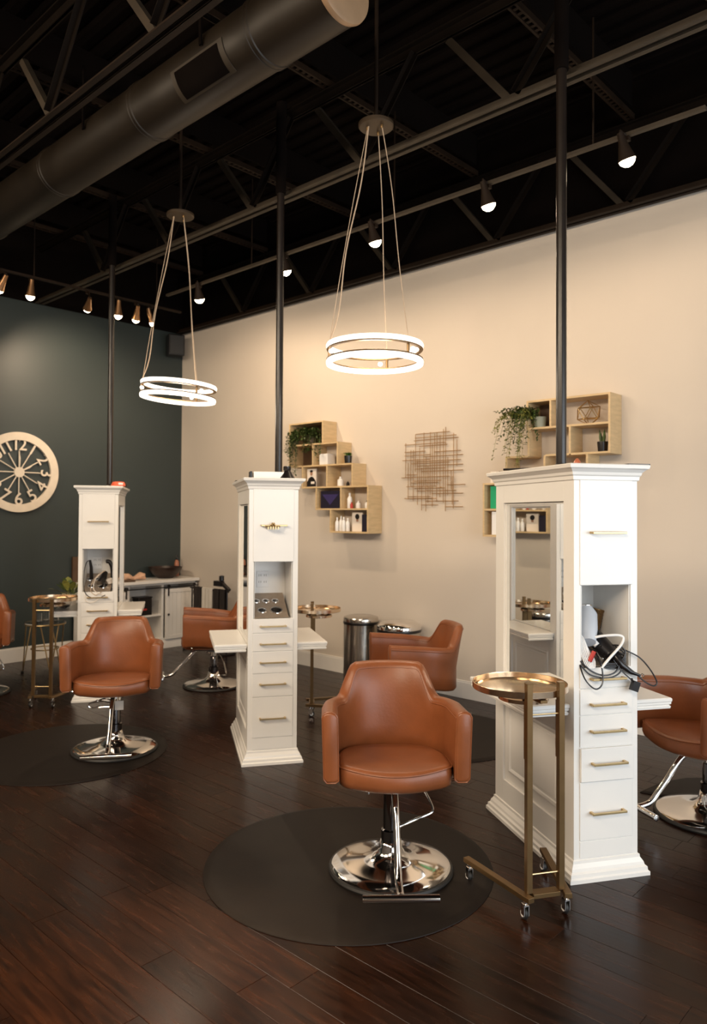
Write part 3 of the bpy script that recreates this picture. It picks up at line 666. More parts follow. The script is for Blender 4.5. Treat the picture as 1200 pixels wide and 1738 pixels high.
MB().tube([(.11, .09, 1.07), (.125, .06, 1.04), (.14, .04, 1.015)], [.016, .014, .014], 12).build('grip', WHITEP, wd)
for i in range(5):
    crd(wd, [(.036+.004*i, .10, 1.12-.012*i), (.04+.005*i, .03, 1.05), (.044+.008*i, .0, .97), (.062+.008*i, -.012, .925), (.078+.006*i, .0, .96), (.066+.004*i, .02, 1.04-.01*i), (.048, .06, 1.09)], .0028, WHITEP)
MB().tube([(.075, -.005, .955), (.095, -.01, 1.0)], .010, 10).build('plug', REDM, wd)
MB().tube(smooth([L1(1006, 1090, .05), L1(1020, 1083, .02), L1(1036, 1080, .0), L1(1050, 1080, -.01), L1(1056, 1085, -.015), L1(1050, 1097, -.02), L1(1032, 1115, -.025), L1(1015, 1133, -.03)], 6), .0062, 10).build('thick_cord', WHITEP, wd)
cu = local_thing('brass_canister', 'ribbed dark brass canister at the back of the nearest niche', 'canister', T1)
R_ = Matrix.Rotation(radians(14), 3, 'Y'); MB().lathe([(.026, 0), (.034, .002), (.035, .085), (.038, .09), (.038, .097), (.031, .099), (.029, .09), (.001, .088)], c=(.232, .225, 1.06), rot=R_, n=26).build('canister_body', BRASSD, cu); 
m = MB()
for z in (.015, .03, .045, .06, .075): m.tube([Vector((.232, .225, 1.06))+R_ @ Vector((.0355*cos(a), .0355*sin(a), z)) for a in [2*pi*i/24 for i in range(24)]], .0018, 5, close=True)
m.build('rib', BRASSD, cu)
# far niche tools
def L3(px, py, v): return (.052+(px-144)*.0048, v, 1.315-(py-927)*.005)
fi = local_thing('flat_iron', 'black flat iron standing left in the farthest tower niche', 'flat iron', T3)
MB().tube([L3(153, 985, .12), L3(153, 965, .10), L3(151, 952, .09)], [.017, .014, .010], 10).build('iron_handle', BLACKP, fi)
crd(fi, [L3(151, 952, .09), L3(146, 956, .04), L3(143, 975, .0), L3(144, 1000, -.02), L3(152, 1012, -.03), L3(168, 1015, -.03), L3(180, 1010, -.02)], .0035, BLACKP)
crd(fi, [L3(156, 1000, .05), L3(146, 1010, -.01), L3(148, 1020, -.03), L3(160, 1022, -.03), L3(172, 1014, -.03)], .0032, PAPER, 'pale_cord')
f2 = local_thing('curling_iron', 'black curved hair tool standing right in the farthest tower niche', 'curling iron', T3)
MB().tube(smooth([L3(178, 955, .10), L3(184, 955, .10), L3(189, 965, .10), L3(190, 985, .12)], 4), [.010]+[.018]*11+[.016], 10).build('iron_handle', BLACKP, f2)
MB().tube([L3(186, 992, .10), L3(184, 985, .09)], [.02, .026], 14).tube([L3(183, 1000, .06), L3(180, 1008, .03)], .012, 10).build('white_barrel', PAPER, f2)
f3 = local_thing('hair_dryer', 'dark hair dryer with pale cord in the middle of the farthest niche', 'hair dryer', T3)
MB().tube([L3(176, 975, .16), L3(173, 985, .10), L3(168, 992, .05)], [.024, .032, .027], 14).build('barrel', BLACKP, f3)
MB().tube([L3(172, 985, .10), L3(176, 995, .07), L3(178, 1003, .05)], [.016, .015, .012], 10).build('grip', BLACKP, f3)
crd(f3, [L3(178, 970, .08), L3(165, 978, .02), L3(157, 990, .0), L3(155, 1003, -.01), L3(164, 1010, -.02), L3(174, 1004, -.01)], .003, CORD)
crd(f3, [L3(174, 972, .08), L3(162, 984, .02), L3(160, 1000, -.01), L3(170, 1008, -.02), L3(182, 1012, -.02)], .0028, PAPER)

# ------------------------------------------------------------------ wall shelves
RZ = [2.535, 2.31, 2.09, 1.87, 1.65, 1.425]
def shelf(label, verts_, hors, backs):
    t = thing('wall_shelf', label, 'wall shelf', (5.448, 0, 0), 0, 'stepped pine wall shelves')
    h = .008
    for y, z0, z1 in verts_: MB().bx(-.2, 0, y-h, y+h, z0, z1).build('side_panel', PINE, t, bevel=.001)
    for y0, y1, z in hors: MB().bx(-.199, 0, y0+h, y1-h, z-h, z+h).build('shelf_board', PINE, t, bevel=.001)
    for y0, y1, z0, z1, m in backs: MB().bx(-.008, -.001, y0+h, y1-h, z0+h, z1-h).build('back_panel', m, t)
z = RZ
shelf('stepped pine wall shelf left of the brass lattice, stepping down to the right',
      [(5.31, z[1]-.0, z[0]+.008), (5.80, z[2]-.008, z[0]+.008), (5.45, z[2], z[1]), (5.10, z[2]-.008, z[1]+.008), (5.60, z[3]-.008, z[2]), (5.245, z[3], z[2]), (4.90, z[3], z[2]+.008), (5.395, z[4]-.008, z[3]), (5.05, z[4], z[3]), (4.695, z[5]-.008, z[3]+.008), (5.19, z[5]-.008, z[4])],
      [(5.31, 5.80, z[0]), (5.10, 5.80, z[1]), (4.90, 5.60, z[2]), (5.60, 5.80, z[2]), (4.695, 5.60, z[3]), (4.695, 5.395, z[4]), (4.695, 5.19, z[5])],
      [(5.31, 5.80, z[1], z[0], WALNUT), (5.45, 5.80, z[2], z[1], WALNUT)])
q_ = [2.50, 2.285, 2.068, 1.857, 1.645, 1.43]
shelf('stepped pine wall shelf behind the nearest tower, stepping down to the left',
      [(2.327, q_[2]-.008, q_[0]+.008), (2.80, q_[1], q_[0]), (3.0, q_[1]-.008, q_[0]+.008), (2.638, q_[2], q_[1]), (2.99, q_[2], q_[1]), (3.19, q_[3], q_[2]+.008), (2.85, q_[3], q_[2]), (2.50, q_[3]-.008, q_[2]), (3.406, q_[5]-.008, q_[3]+.008), (3.05, q_[4], q_[3]), (2.70, q_[4]-.008, q_[3]), (2.95, q_[5]-.008, q_[4])],
      [(2.327, 3.0, q_[0]), (2.327, 3.0, q_[1]), (2.327, 2.638, q_[2]), (2.638, 2.85, q_[2]), (2.99, 3.19, q_[2]), (2.5, 3.406, q_[3]), (2.7, 3.406, q_[4]), (2.95, 3.406, q_[5])],
      [(2.80, 3.0, q_[1], q_[0], WALNUT)])
def foliage(name, m, par, spec, seed=0, leaf=.02):
    # strands: (start, end, droop) as thin stems with leaves
    rnd = random.Random(seed); mb = MB()
    for a, b_, mid in spec:
        pts = smooth([a, mid, b_], 8); mb.tube(pts, .0012, 4)
        for p in pts[1:]:
            for k in range(2):
                d = Vector((rnd.uniform(-1, 1), rnd.uniform(-1, 1), rnd.uniform(-.9, .4))).normalized(); s_ = Vector((0, 0, 1)).cross(d)
                if s_.length < .1: s_ = Vector((1, 0, 0))
                s_.normalize(); L_ = leaf*rnd.uniform(.7, 1.3); nrm = d.cross(s_)*.15*L_
                mb.add([p, p+d*L_*.5+s_*L_*.28+nrm, p+d*L_, p+d*L_*.5-s_*L_*.28+nrm], [(0, 1, 2, 3)])
    return tag(mb.build(name, m, par), kind='stuff')
def strands(c0, n, dx, dy, drop, rnd):
    sp = []
    for i in range(n):
        ax, ay = rnd.uniform(-.03, .03), rnd.uniform(-.05, .05); ex_, ey = rnd.uniform(*dx), rnd.uniform(*dy); dz_ = rnd.uniform(*drop)
        a = Vector(c0)+Vector((ax, ay, 0)); b_ = a+Vector((ex_, ey, dz_)); mid = a+Vector((ex_*.6, ey*.7, max(dz_*.15, 0)+rnd.uniform(.02, .08)))
        sp.append((a, b_, mid))
    return sp
rnd = random.Random(3)
p = thing('trailing_plant', 'dark trailing plant in the top left cell of the left wall shelf', 'plant', (5.33, 5.55, z[1]+.008))
MB().lathe([(.03, 0), (.045, .002), (.055, .09), (.058, .095), (.05, .095), (.046, .06), (.001, .06)], n=22).build('pot', mat('bronze_pot', (.16, .12, .08), .5), p)
foliage('foliage', GREEN, p, strands((0, 0, .09), 40, (-.18, -.02), (-.20, .24), (-.26, .07), rnd), 1, .032)
foliage('foliage', GREEN, p, strands((-.06, .17, .05), 14, (-.10, -.02), (-.03, .07), (-.36, -.1), rnd), 5, .028)
p = thing('trailing_plant', 'yellow-green trailing plant spilling from the right wall shelf beside the pole', 'plant', (5.31, 2.92, q_[1]+.008))
MB().lathe([(.03, 0), (.042, .002), (.05, .08), (.052, .085), (.046, .085), (.042, .06), (.001, .06)], n=22).build('pot', mat('grey_green_pot', (.25, .27, .22), .5), p)
foliage('foliage', GREEN, p, strands((-.03, .05, .09), 34, (-.14, .02), (-.04, .26), (-.30, .08), rnd), 2, .028)
foliage('foliage', GREENL, p, strands((-.05, .08, .08), 20, (-.14, -.02), (.0, .26), (-.42, .04), rnd), 3, .024)
def shelf_obj(mb, name, m, loc, label, cat, group=None, **k): return tag(mb.build(name, m, loc=loc, **k), label, cat, group)
shelf_obj(MB().box((0, 0, .055), (.11, .115, .11)), 'white_box', WHITEP, (5.33, 5.32, z[2]+.009), 'white cube box in the second row of the left wall shelf', 'box', bevel=.003)
def small_pot(x, y, zz, label, tall=False):
    p = thing('potted_plant', label, 'plant', (x, y, zz)); MB().lathe([(.026, 0), (.034, .003), (.04, .07), (.04, .076), (.034, .076), (.032, .06), (.001, .06)], n=20).build('pot', BLACKP, p)
    m = MB(); r2 = random.Random(int(y*100))
    if tall:
        for i in range(6):
            a = r2.uniform(0, 6.28); m.tube([(.012*cos(a), .012*sin(a), .06), (.018*cos(a), .018*sin(a), .11), (.022*cos(a), .022*sin(a), r2.uniform(.13, .18))], [.008, .010, .003], 7)
        m.build('cactus_stem', GREEN, p)
    else: foliage('foliage', mat('bright_leaf', (.06, .15, .01), .5), p, [(Vector((r2.uniform(-.02, .02), r2.uniform(-.02, .02), .06)), Vector((r2.uniform(-.04, .04), r2.uniform(-.04, .04), r2.uniform(.085, .105))), Vector((0, 0, .085))) for i in range(16)], 9, .018)
small_pot(5.30, 5.0, z[2]+.009, 'small green plant in black pot on an outer step of the left wall shelf')
small_pot(5.32, 2.41, q_[2]+.009, 'small cactus in black pot at the right end of the right wall shelf', True)
# framed photos and cards
def photo(loc, w, h_, label, kindp, rzz=0):
    t = thing('framed_photo', label, 'photo', loc, rzz)   # faces -x
    MB().bx(0, .012, -w/2, w/2, 0, h_).build('photo_board', PAPER if kindp else NAVY, t, bevel=.001)
    if kindp == 1:
        MB().lathe([(.001, 0), (.020, 0), (.020, .002), (.001, .002)], c=(-.001, 0, h_*.75), rot=Matrix.Rotation(-pi/2, 3, 'Y') @ Matrix.Diagonal((1.25, .9, 1)), n=20).build('printed_face', SKIN, t)
        MB().lathe([(.001, 0), (.021, 0), (.021, .002), (.001, .002)], c=(-.0016, 0, h_*.87), rot=Matrix.Rotation(-pi/2, 3, 'Y') @ Matrix.Diagonal((.6, 1, 1)), n=20).build('printed_hair', BLACKP, t)
        MB().add([(-.002, a, b) for a, b in ((-w/2, .004), (w/2, .004), (w/2, .05), (w*.32, .085), (.012, .105), (-.012, .105), (-w*.32, .085), (-w/2, .05))]+[(0, a, b) for a, b in ((-w/2, .004), (w/2, .004), (w/2, .05), (w*.32, .085), (.012, .105), (-.012, .105), (-w*.32, .085), (-w/2, .05))], [tuple(range(8)), tuple(range(15, 7, -1))]+[(i, (i+1) % 8, 8+(i+1) % 8, 8+i) for i in range(8)]).build('printed_shirt', BLACKP, t)
        MB().bx(-.004, -.001, -.045, .005, .03, .055).build('printed_patch', PAPER, t)
    elif kindp == 2:
        MB().lathe([(.001, 0), (.027, 0), (.027, .002), (.001, .002)], c=(-.001, 0, h_*.78), rot=Matrix.Rotation(-pi/2, 3, 'Y'), n=20).build('printed_hair', BLACKP, t)
        MB().bx(-.002, 0, -.014, .014, h_*.52, h_*.66).build('printed_neck', SKIN, t)
    else:
        MB().add([(-.001, -w*.42, h_*.8), (-.001, w*.42, h_*.8), (-.001, 0, h_*.2), (0, -w*.42, h_*.8), (0, w*.42, h_*.8), (0, 0, h_*.2)], [(0, 1, 2), (3, 5, 4), (0, 2, 5, 3), (1, 4, 5, 2), (0, 3, 4, 1)]).build('printed_triangle', NAVYL, t)
photo((5.285, 5.50, z[3]+.008), .13, .185, 'framed portrait print of a person in a black shirt, left wall shelf', 1)
photo((5.27, 5.215, z[4]+.008), .27, .175, 'dark navy card with an indigo triangle on the left wall shelf', 0)
photo((5.33, 4.90, z[5]+.008), .14, .185, 'pale print showing a head with dark hair, bottom of left wall shelf', 2)
shelf_obj(MB().bx(-.03, .03, -.05, .05, 0, .165), 'dark_box', NAVY, (5.32, 4.755, z[5]+.009), 'tall dark box at the bottom right of the left wall shelf', 'box', bevel=.002)
def bottle(x, y, zz, r, h_, label, m1=WHITEP, m2=WHITEP, group='salon product bottles'):
    t = thing('product_bottle', label, 'bottle', (x, y, zz), 0, group)
    MB().lathe([(r*.9, 0), (r, .004), (r, h_*.62), (r*.7, h_*.74), (r*.38, h_*.78), (r*.36, h_*.8)], n=18).build('bottle_body', m1, t)
    MB().lathe([(r*.4, h_*.79), (r*.42, h_*.8), (r*.4, h_*.98), (r*.3, h_)], n=14).build('cap', m2, t)
bottle(5.33, 5.13, z[3]+.009, .032, .095, 'round white jar on the third row of the left wall shelf')
bottle(5.33, 4.965, z[3]+.009, .018, .06, 'little tan bottle on the third row of the left wall shelf', SKIN, SKIN)
bottle(5.33, 5.03, z[3]+.009, .016, .045, 'little dark bottle on the third row of the left wall shelf', BLACKP, BLACKP)
t_ = (4.985, 4.915, 4.79)
bottle(5.30, 4.975, z[4]+.009, .024, .15, 'white and red tapered bottle on the fourth row of the left wall shelf', WHITEP, WHITEP)
bottle(5.28, 4.93, z[4]+.009, .014, .06, 'small red bottle next to the tapered white one', REDM, REDM)
bottle(5.31, 4.87, z[4]+.009, .024, .07, 'short white jar on the fourth row of the left wall shelf')
bottle(5.31, 4.755, z[4]+.009, .022, .075, 'short white bottle with dark cap on the fourth row of the left wall shelf', WHITEP, BLACKP)
for i, (y, h_) in enumerate(((5.135, .135), (5.09, .15), (5.045, .14), (5.0, .13))):
    bottle(5.29+.01*(i % 2), y, z[5]+.009, .02, h_, ('first', 'second', 'third', 'fourth')[i]+' from left of the white bottles on the lowest board of the left wall shelf')
shelf_obj(MB().bx(-.02, .02, -.06, .06, 0, .185), 'green_picture', GREENP, (5.30, 3.30, q_[4]+.009), 'emerald green picture standing at the left of the right wall shelf', 'picture', bevel=.002)
shelf_obj(MB().bx(-.03, .03, -.07, .07, 0, .19), 'white_box', WHITEP, (5.30, 3.27, q_[5]+.009), 'white box below the emerald green picture', 'box', bevel=.002)
for i, (y, m) in enumerate(((3.33, 'a'), (3.25, 'b'))):
    shelf_obj(MB().bx(-.03, .03, -.03, .03, 0, .095), 'small_box', PAPER if i == 0 else mat('grey_brown_card', (.22, .15, .11), .5), (5.31, y, q_[3]+.009), ('pale' if i == 0 else 'brown')+' small box above the green picture on the right wall shelf', 'box', bevel=.002)
# wire icosahedron
ph = (1+sqrt(5))/2; iv = [Vector(p).normalized()*.095 for p in [(0, a, b*ph) for a in (-1, 1) for b in (-1, 1)]+[(a, b*ph, 0) for a in (-1, 1) for b in (-1, 1)]+[(a*ph, 0, b) for a in (-1, 1) for b in (-1, 1)]]
m = MB(); el = min((iv[0]-v).length for v in iv[1:])
Rr = Matrix.Rotation(.55, 3, 'X') @ Matrix.Rotation(.35, 3, 'Z')
for i in range(12):
    for j in range(i+1, 12):
        if abs((iv[i]-iv[j]).length-el) < .005: m.tube([Rr @ iv[i], Rr @ iv[j]], .0035, 6)
shelf_obj(m, 'wire_sculpture', BRASS, (5.34, 2.53, q_[1]+.095), 'geometric brass wire sculpture on the right wall shelf', 'sculpture')

# brass lattice wall art
ARTM = mat('antique_gold_rod', (.34, .19, .07), .4, .2, var=.1)
art = thing('lattice_wall_art', 'brass rod lattice wall art between the two wall shelves', 'wall art', (5.43, 0, 0))
hz = [(2.47, 3.98, 4.29), (2.43, 3.92, 4.30), (2.40, 3.90, 4.31), (2.36, 4.02, 4.40), (2.335, 4.0, 4.26), (2.28, 4.20, 4.40), (2.265, 3.88, 4.12), (2.24, 4.15, 4.40), (2.22, 3.86, 4.22), (2.19, 4.16, 4.42), (2.17, 3.88, 4.30), (2.15, 3.98, 4.34), (2.12, 3.86, 4.28), (2.09, 4.02, 4.30), (2.06, 3.86, 4.24), (2.03, 4.28, 4.38), (2.00, 3.98, 4.43), (1.96, 4.05, 4.32), (1.94, 4.08, 4.34), (1.91, 3.84, 4.0), (1.90, 4.10, 4.38), (1.88, 4.02, 4.30), (1.85, 3.92, 4.28), (1.82, 3.86, 4.14), (1.79, 4.15, 4.37), (1.77, 4.10, 4.40), (1.74, 3.90, 4.20), (1.70, 4.08, 4.24), (1.68, 3.86, 4.02)]
hz = [(1.64+(zz-1.64)*.85, 4.41-(4.41-a)*1.22, 4.41-(4.41-b_)*1.22) for zz, a, b_ in hz]
for zz, a, b_ in hz: MB().tube([(.004, a, zz), (.004, b_, zz)], .0034, 6).build('rod', ARTM, art)
vy = [(4.385, 2.0, 2.38), (4.36, 1.76, 2.16), (4.335, 1.9, 2.3), (4.31, 1.74, 2.30), (4.29, 2.06, 2.47), (4.27, 1.70, 2.2), (4.25, 1.86, 2.32), (4.23, 1.64, 2.10), (4.21, 1.9, 2.48), (4.19, 1.63, 2.22), (4.17, 1.72, 2.12), (4.15, 1.8, 2.48), (4.13, 1.68, 2.35), (4.11, 1.9, 2.46), (4.09, 1.73, 2.47), (4.06, 1.78, 2.44), (4.03, 1.72, 2.50), (4.01, 1.63, 2.52), (3.99, 1.8, 2.2), (3.96, 1.86, 2.06), (3.94, 1.66, 2.45), (3.91, 2.1, 2.38), (3.95, 1.7, 2.0)]
vy = [(4.41-(4.41-y)*1.22, 1.64+(a-1.64)*.85, 1.64+(b_-1.64)*.85) for y, a, b_ in vy]
for y, a, b_ in vy: MB().tube([(-.002, y, a-.0), (-.002, y, b_)], .0034, 6).build('rod', ARTM, art)
for a, b_ in ((4.15, 2.05), (3.98, 1.85)): MB().tube([(.004, a, b_), (.02, a, b_)], .005, 6).build('wall_mount', BRASS, art)

# ------------------------------------------------------------------ wall clock
ck = thing('wall_clock', 'large round cream openwork wall clock on the dark teal wall', 'clock', (3.39, 8.045, 2.03))
def ringy(r0, r1, y0, y1, n=72): return MB().loft([[Vector((r*cos(2*pi*j/n), y, r*sin(2*pi*j/n))) for r, y in ((r0, y0), (r1, y0-.006), (r1, y1), (r0, y1))] for j in range(n)], close=True)
ringy(.345, .43, -.012, .022).build('clock_rim', CLOCKM, ck, bevel=.003)
MB().lathe([(.001, -.016), (.05, -.014), (.055, -.008), (.055, .014), (.001, .014)], rot=Matrix.Rotation(-pi/2, 3, 'X') @ Matrix.Scale(-1, 3, Vector((0, 0, 1))), n=32).build('clock_hub', CLOCKM, ck)
for h_ in range(1, 13):
    a = radians(90-30*h_); d = Vector((cos(a), 0, sin(a)))
    MB().tube([d*.05, d*(.23 if h_ not in (1,) else .26)], .0065, 8).build('spoke', CLOCKM, ck)
    tx = bpy.data.curves.new('n', 'FONT'); tx.body = str(h_); tx.size = .185; tx.extrude = .006; tx.align_x = 'CENTER'; tx.align_y = 'CENTER'; tx.offset = .001
    if h_ == 11 or h_ == 10 or h_ == 12: tx.space_character = .8
    to = bpy.data.objects.new('n', tx); C.objects.link(to); dg = bpy.context.evaluated_depsgraph_get(); me = bpy.data.meshes.new_from_object(to.evaluated_get(dg)); bpy.data.objects.remove(to)
    me.materials.clear(); me.materials.append(CLOCKM); o = bpy.data.objects.new('numeral', me); C.objects.link(o); o.parent = ck
    flip = 4 <= h_ <= 8
    rot = Matrix.Rotation(pi/2, 4, 'X'); ang = a-pi/2+(pi if flip else 0)
    o.matrix_local = Matrix.Translation(d*.293) @ Matrix.Rotation(-ang, 4, 'Y') @ rot
MB().tube([(0, -.012, .05), (.0, -.012, .15), (0, -.012, .19)], [.006, .011, .003], 8).build('minute_hand', CLOCKM, ck)
d = Vector((cos(radians(28)), 0, sin(radians(28)))); o = Vector((0, -.012, 0)); MB().tube([o+d*.05, o+d*.12, o+d*.15], [.006, .011, .003], 8).build('hour_hand', CLOCKM, ck)

# corner speaker
sp = thing('wall_speaker', 'black speaker hung high in the corner of the teal and cream walls', 'speaker', (5.25, 7.93, 3.56), radians(-20))
MB().bx(-.10, .10, -.08, .08, 0, .26).build('speaker_case', BLACKP, sp, bevel=.012); MB().bx(-.085, .085, -.088, -.08, .015, .245).build('grille', RUBBER, sp, bevel=.004)
MB().bx(-.01, .01, .06, .13, .12, .15).build('bracket', BLACKP, sp)

# ------------------------------------------------------------------ sideboard in the corner
sb = thing('sideboard', 'whitewashed sideboard with sliding barn doors in the far corner', 'sideboard', (0, 7.67, 0))
xa, xb = 4.02, 5.425
b = MB().bx(xa, xa+.03, 0, .38, .1, .77).bx(xb-.03, xb, 0, .38, .1, .77).bx(xa, xb, .36, .38, .1, .77).bx(xa, xb, 0, .38, .1, .12).bx(4.48, 4.51, .01, .36, .12, .77).bx(4.93, 4.96, .01, .36, .12, .77).bx(xa, xb, 0, .38, .75, .77)
b.bx(4.51, 4.93, .01, .36, .385, .405); b.build('cabinet_body', WHITEM, sb, bevel=.002)
MB().bx(xa-.01, xb+.01, -.04, .39, .775, .81).build('table_top', WHITEM, sb, bevel=.004)
MB().rings([(.02, 0), (.02, .07), (.006, .09), (.004, .1)], xa, xb-.015, 0, .37).build('plinth', WHITEM, sb)
MB().bx(4.03, 5.42, -.04, -.032, .715, .728).build('barn_rail', BLACKP, sb)
for x0, kx in ((4.05, 4.45), (4.965, 4.99)):
    d_ = thing('barn_door', None, None); d_.parent = sb
    d_ = None
    w_ = .42
    body = MB().bx(x0, x0+w_, -.026, -.008, .105, .70).build('barn_door', WHITEM, sb, bevel=.002)
    for i in range(6): MB().bx(x0+.035+i*.0583, x0+.035+(i+1)*.0583-.004, -.031, -.026, .15, .655).build('plank', WHITEM, body, bevel=.001)
    f = MB().bx(x0, x0+.035, -.036, -.026, .105, .70).bx(x0+w_-.035, x0+w_, -.036, -.026, .105, .70).bx(x0+.035, x0+w_-.035, -.036, -.026, .105, .15).bx(x0+.035, x0+w_-.035, -.036, -.026, .655, .70); f.build('door_frame', WHITEM, body, bevel=.002)
    MB().lathe([(.006, 0), (.008, .012), (.014, .02), (.010, .026), (.001, .028)], c=(kx, -.036, .40), rot=Matrix.Rotation(pi/2, 3, 'X'), n=14).build('knob', BLACKP, body)
    for xx in (x0+.03, x0+w_-.03): MB().bx(xx-.008, xx+.008, -.045, -.036, .62, .74).lathe([(.001, -.006), (.02, -.006), (.02, .006), (.001, .006)], c=(xx, -.044, .735), rot=Matrix.Rotation(pi/2, 3, 'X'), n=16).build('hanger', BLACKP, body)
for o in list(bpy.data.objects):
    if o.name.startswith('barn_door') and o.type == 'EMPTY': bpy.data.objects.remove(o)
k_ = thing('storage_tin', 'black tin with a red mark inside the open sideboard shelf', 'tin', (4.72, 7.76, .405))
MB().bx(-.09, .09, -.07, .07, 0, .2).build('tin_body', BLACKP, k_, bevel=.008); MB().bx(-.04, .02, -.073, -.069, .06, .08).build('red_mark', REDM, k_); MB().bx(-.095, .095, -.075, .075, .2, .215).build('lid', BLACKP, k_, bevel=.004)
bo = thing('wide_bowl', 'wide dark brown bowl on the sideboard in the corner', 'bowl', (5.10, 7.87, .81))
MB().lathe([(.001, 0), (.085, 0), (.10, .008), (.15, .05), (.19, .10), (.205, .135), (.198, .135), (.18, .10), (.14, .055), (.09, .018), (.001, .014)], n=40).build('bowl_body', BOWLM, bo)
bottle(5.35, 8.0, .811, .03, .26, 'copper-toned bottle in the corner behind the dark bowl', mat('copper_glass', (.35, .13, .07), .3), BLACKP, 'sideboard bottles')
tw = MB(); r4 = random.Random(4)
lp = []
for i in range(15):
    t = i/14; cx = -.13+.26*t; cz_ = .035+.012*sin(t*9); rr = .038*(1+.35*sin(t*7+1)); lp.append([Vector((cx+.01*sin(j*1.7), 1.3*rr*cos(2*pi*j/14)*(1+.15*sin(3*j+i)), cz_+.8*rr*sin(2*pi*j/14)*(1+.15*cos(2*j+i)))) for j in range(14)])
tw.loft(lp)
tag(tw.build('towel', TOWEL, loc=(4.62, 7.80, .815), ang=80), 'crumpled tan towel lying on the sideboard beside the bowl', 'towel')
tag(MB().lathe([(.02, 0), (.04, .003), (.05, .05), (.052, .06), (.047, .06), (.04, .008), (.001, .006)], n=20).build('glass_dish', GLASS, loc=(4.40, 7.80, .811)), 'small clear dish left of the tan towel', 'dish')
tag(MB().bx(-.09, .09, -.06, .06, 0, .02).build('wood_tray', WALNUT, bevel=.003, loc=(4.47, 7.70, .811)), 'flat dark wooden board on the sideboard beside the farthest tower', 'board')
# cape rack
rk = thing('cape_rack', 'black stand hung with black and white capes right of the sideboard', 'rack', (5.18, 0, 0))
for y in (6.75, 7.42): MB().tube([(0, y, 0), (0, y, .72)], .009, 8).tube([(-.12, y, .01), (.12, y, .01)], .009, 8).build('rack_upright', BLACKP, rk)
m = MB(); MB().tube([(0, 6.72, .72), (0, 7.45, .72)], .011, 8).build('rack_bar', BLACKP, rk)
def cloth(y0, y1, m_, zlo, label):
    n = 16; a = []; 
    pr = [( .018, zlo), (.02, .72), (.014, .738), (0, .742), (-.014, .738), (-.02, .72), (-.024, zlo+.05)]
    loops = []
    for i in range(n+1):
        t = i/n; y = y0+(y1-y0)*t; w_ = .007*sin(t*19)
        o_ = [Vector((x+(w_ if zz < .72 else 0)*(1 if x < 0 else -1), y, zz)) for x, zz in pr]; i_ = [Vector((x*.78+(w_ if zz < .72 else 0)*(1 if x < 0 else -1), y, zz-(.004 if zz > .72 else 0))) for x, zz in pr][::-1]
        loops.append(o_+i_)
    return tag(MB().loft(loops).build('hanging_cape', m_, loc=(5.18, 0, 0)), label, 'cape', 'capes on the black stand')
CAPEB = mat('black_cape', (.018, .013, .011), .7, var=.2); CAPEW = mat('white_cape', (.62, .58, .52), .8, var=.04)
cloth(7.22, 7.36, CAPEB, .2, 'black cape at the left end of the stand beside the sideboard'); cloth(7.0, 7.2, CAPEW, .16, 'white cape in the middle of the black stand'); cloth(6.88, 6.98, CAPEB, .18, 'black cape just right of the white cape on the stand'); cloth(6.77, 6.86, CAPEB, .15, 'black cape at the right end of the stand')
hm = MB().box((0, 0, .06), (.05, .14, .06)).lathe([(.02, .09), (.03, .1), (.028, .15), (.01, .155)], c=(0, -.05, 0), n=14).box((0, -.13, .03), (.04, .14, .03), Matrix.Rotation(.5, 3, 'X')); tag(hm.build('clipper', BLACKP, loc=(5.18, 6.90, .742)), 'black clipper case resting on top of the cape stand', 'case')

# bins
def bin_(x, y, r, h_, label, dome):
    t = thing('trash_bin', label, 'bin', (x, y, 0), 0, 'stainless pedal bins')
    MB().lathe([(r*.97, 0), (r, .01), (r, .03)], n=40).build('bin_foot', BLACKP, t)
    MB().lathe([(r*.985, .03), (r*.985, h_-.07)], n=48).build('bin_body', STAINLESS, t)
    MB().lathe([(r, h_-.07), (r*1.01, h_-.065), (r*1.01, h_-.05), (r, h_-.045)], n=48).build('bin_collar', BLACKP, t)
    MB().lathe([(r, h_-.045), (r, h_-.02), (r*.97, h_-.008), (r*.75, h_+dome*.6), (r*.3, h_+dome), (.001, h_+dome)], n=48).build('bin_lid', CHROME if dome > .01 else STAINLESS, t)
    MB().bx(-r-.04, -r+.02, -.04, .04, .015, .03).build('pedal', BLACKP, t, bevel=.004)
bin_(5.17, 4.70, .165, .65, 'tall stainless pedal bin standing left of the wider one by the cream wall', .004)
bin_(5.21, 4.27, .20, .62, 'wide stainless domed bin behind the side-on chair', .03)

# ------------------------------------------------------------------ left of farthest tower: plant, glass globe and wire side table
pp = thing('potted_plant', 'yellow-green leafy plant in a cream pot on the farthest tower left ledge', 'plant', LP(T3, -.125, .45, .762))
MB().lathe([(.045, 0), (.055, .004), (.062, .10), (.064, .105), (.056, .105), (.052, .08), (.001, .08)], n=26).build('pot', PAPER, pp)
r5 = random.Random(5)
def big_leaf(mb, a, d, L_, wdt):
    s_ = Vector((0, 0, 1)).cross(d).normalized(); n = 5; P_ = []
    for i in range(n+1):
        t = i/n; c_ = a+d*L_*t+Vector((0, 0, .25*L_*t-.45*L_*t*t)); w_ = wdt*sin(pi*min(.98, t*.9+.08)); P_.append((c_-s_*w_, c_+Vector((0, 0, -.15*w_)), c_+s_*w_))
    k = len(mb.v); vs = [p for r_ in P_ for p in r_]
    mb.add(vs, [(i*3+j, i*3+j+1, (i+1)*3+j+1, (i+1)*3+j) for i in range(n) for j in range(2)])
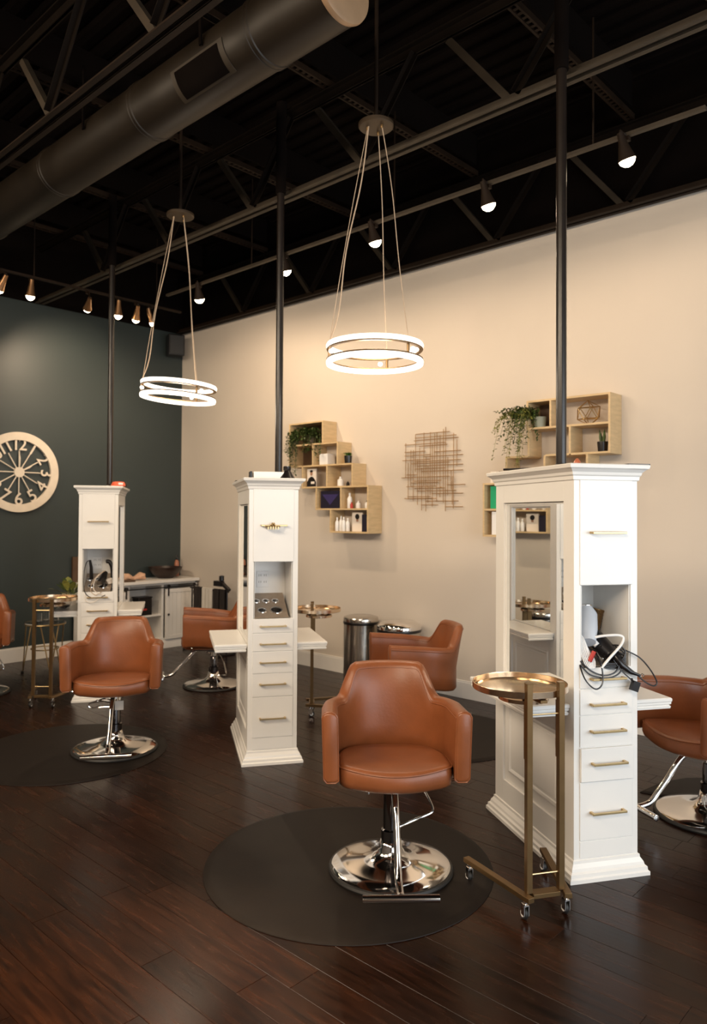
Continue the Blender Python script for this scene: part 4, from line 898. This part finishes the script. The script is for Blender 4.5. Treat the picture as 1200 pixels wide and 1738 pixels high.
for i in range(20):
    mb = MB(); a = r5.uniform(0, 6.28); el_ = r5.uniform(.25, 1.3); d = Vector((cos(a)*cos(el_), sin(a)*cos(el_), sin(el_))).normalized(); s0 = Vector((.02*cos(a), .02*sin(a), .09))
    mb.tube([s0, s0+d*.07], .002, 5); big_leaf(mb, s0+d*.06, d, r5.uniform(.10, .16), r5.uniform(.022, .034)); mb.build('leaf', GREENL if i % 3 == 0 else GREEN, pp)
gl = thing('glass_globe', 'clear glass globe terrarium on the far ledge beside the leafy plant', 'glass globe', LP(T3, -.14, .25, .762))
MB().lathe([(.02, .0), (.045, .012), (.06, .05), (.052, .09), (.03, .108), (.028, .106), (.049, .088), (.057, .05), (.043, .015), (.001, .004)], n=28).build('globe_shell', GLASS, gl); MB().lathe([(.001, .006), (.04, .014), (.048, .03), (.001, .034)], n=20).build('pebble_fill', BLACKP, gl)
ws = thing('wire_side_table', 'gold wire-legged side table behind the far trolley', 'table', (3.38, 7.35, 0), radians(20))
MB().lathe([(.001, .49), (.19, .49), (.195, .495), (.195, .505), (.001, .508)], n=36).build('table_top', GLASS, ws)
MB().tube([(.19*cos(2*pi*i/36), .19*sin(2*pi*i/36), .488) for i in range(36)], .007, 8, close=True).build('top_ring', BRASS, ws)
MB().tube([(.13*cos(2*pi*i/28), .13*sin(2*pi*i/28), .24) for i in range(28)], .006, 8, close=True).build('lower_ring', BRASS, ws)
for k in range(3):
    a = 2*pi*k/3; b1, b2 = a-.5, a+.5
    MB().tube([(.18*cos(b1), .18*sin(b1), .488), (.21*cos(a), .21*sin(a), .012), (.22*cos(a), .22*sin(a), .008)], .006, 8).tube([(.18*cos(b2), .18*sin(b2), .488), (.21*cos(a), .21*sin(a), .012)], .006, 8).build('leg', BRASS, ws)
    MB().lathe([(.014, 0), (.016, .01), (.008, .02)], c=(.215*cos(a), .215*sin(a), 0), n=10).build('foot', BLACKP, ws)
for i, (dx, dy, h_) in enumerate(((-.07, 0, .09), (.03, .05, .12), (.08, -.05, .08))):
    tag(MB().lathe([(.025, 0), (.032, .004), (.034, h_), (.030, h_), (.028, .008), (.001, .006)], n=20).build('glass_tumbler', GLASS, loc=(3.38+dx, 7.35+dy, .509)), ('shortest-left', 'tallest', 'right')[i]+' clear tumbler on the gold wire side table', 'tumbler', 'tumblers on the wire table')
tag(MB().bx(0, .10, 0, .03, 0, .30).build('dark_picture', WALNUT, loc=(4.0, 8.03, .80)), 'dark narrow frame on the teal wall just left of the farthest tower', 'picture')
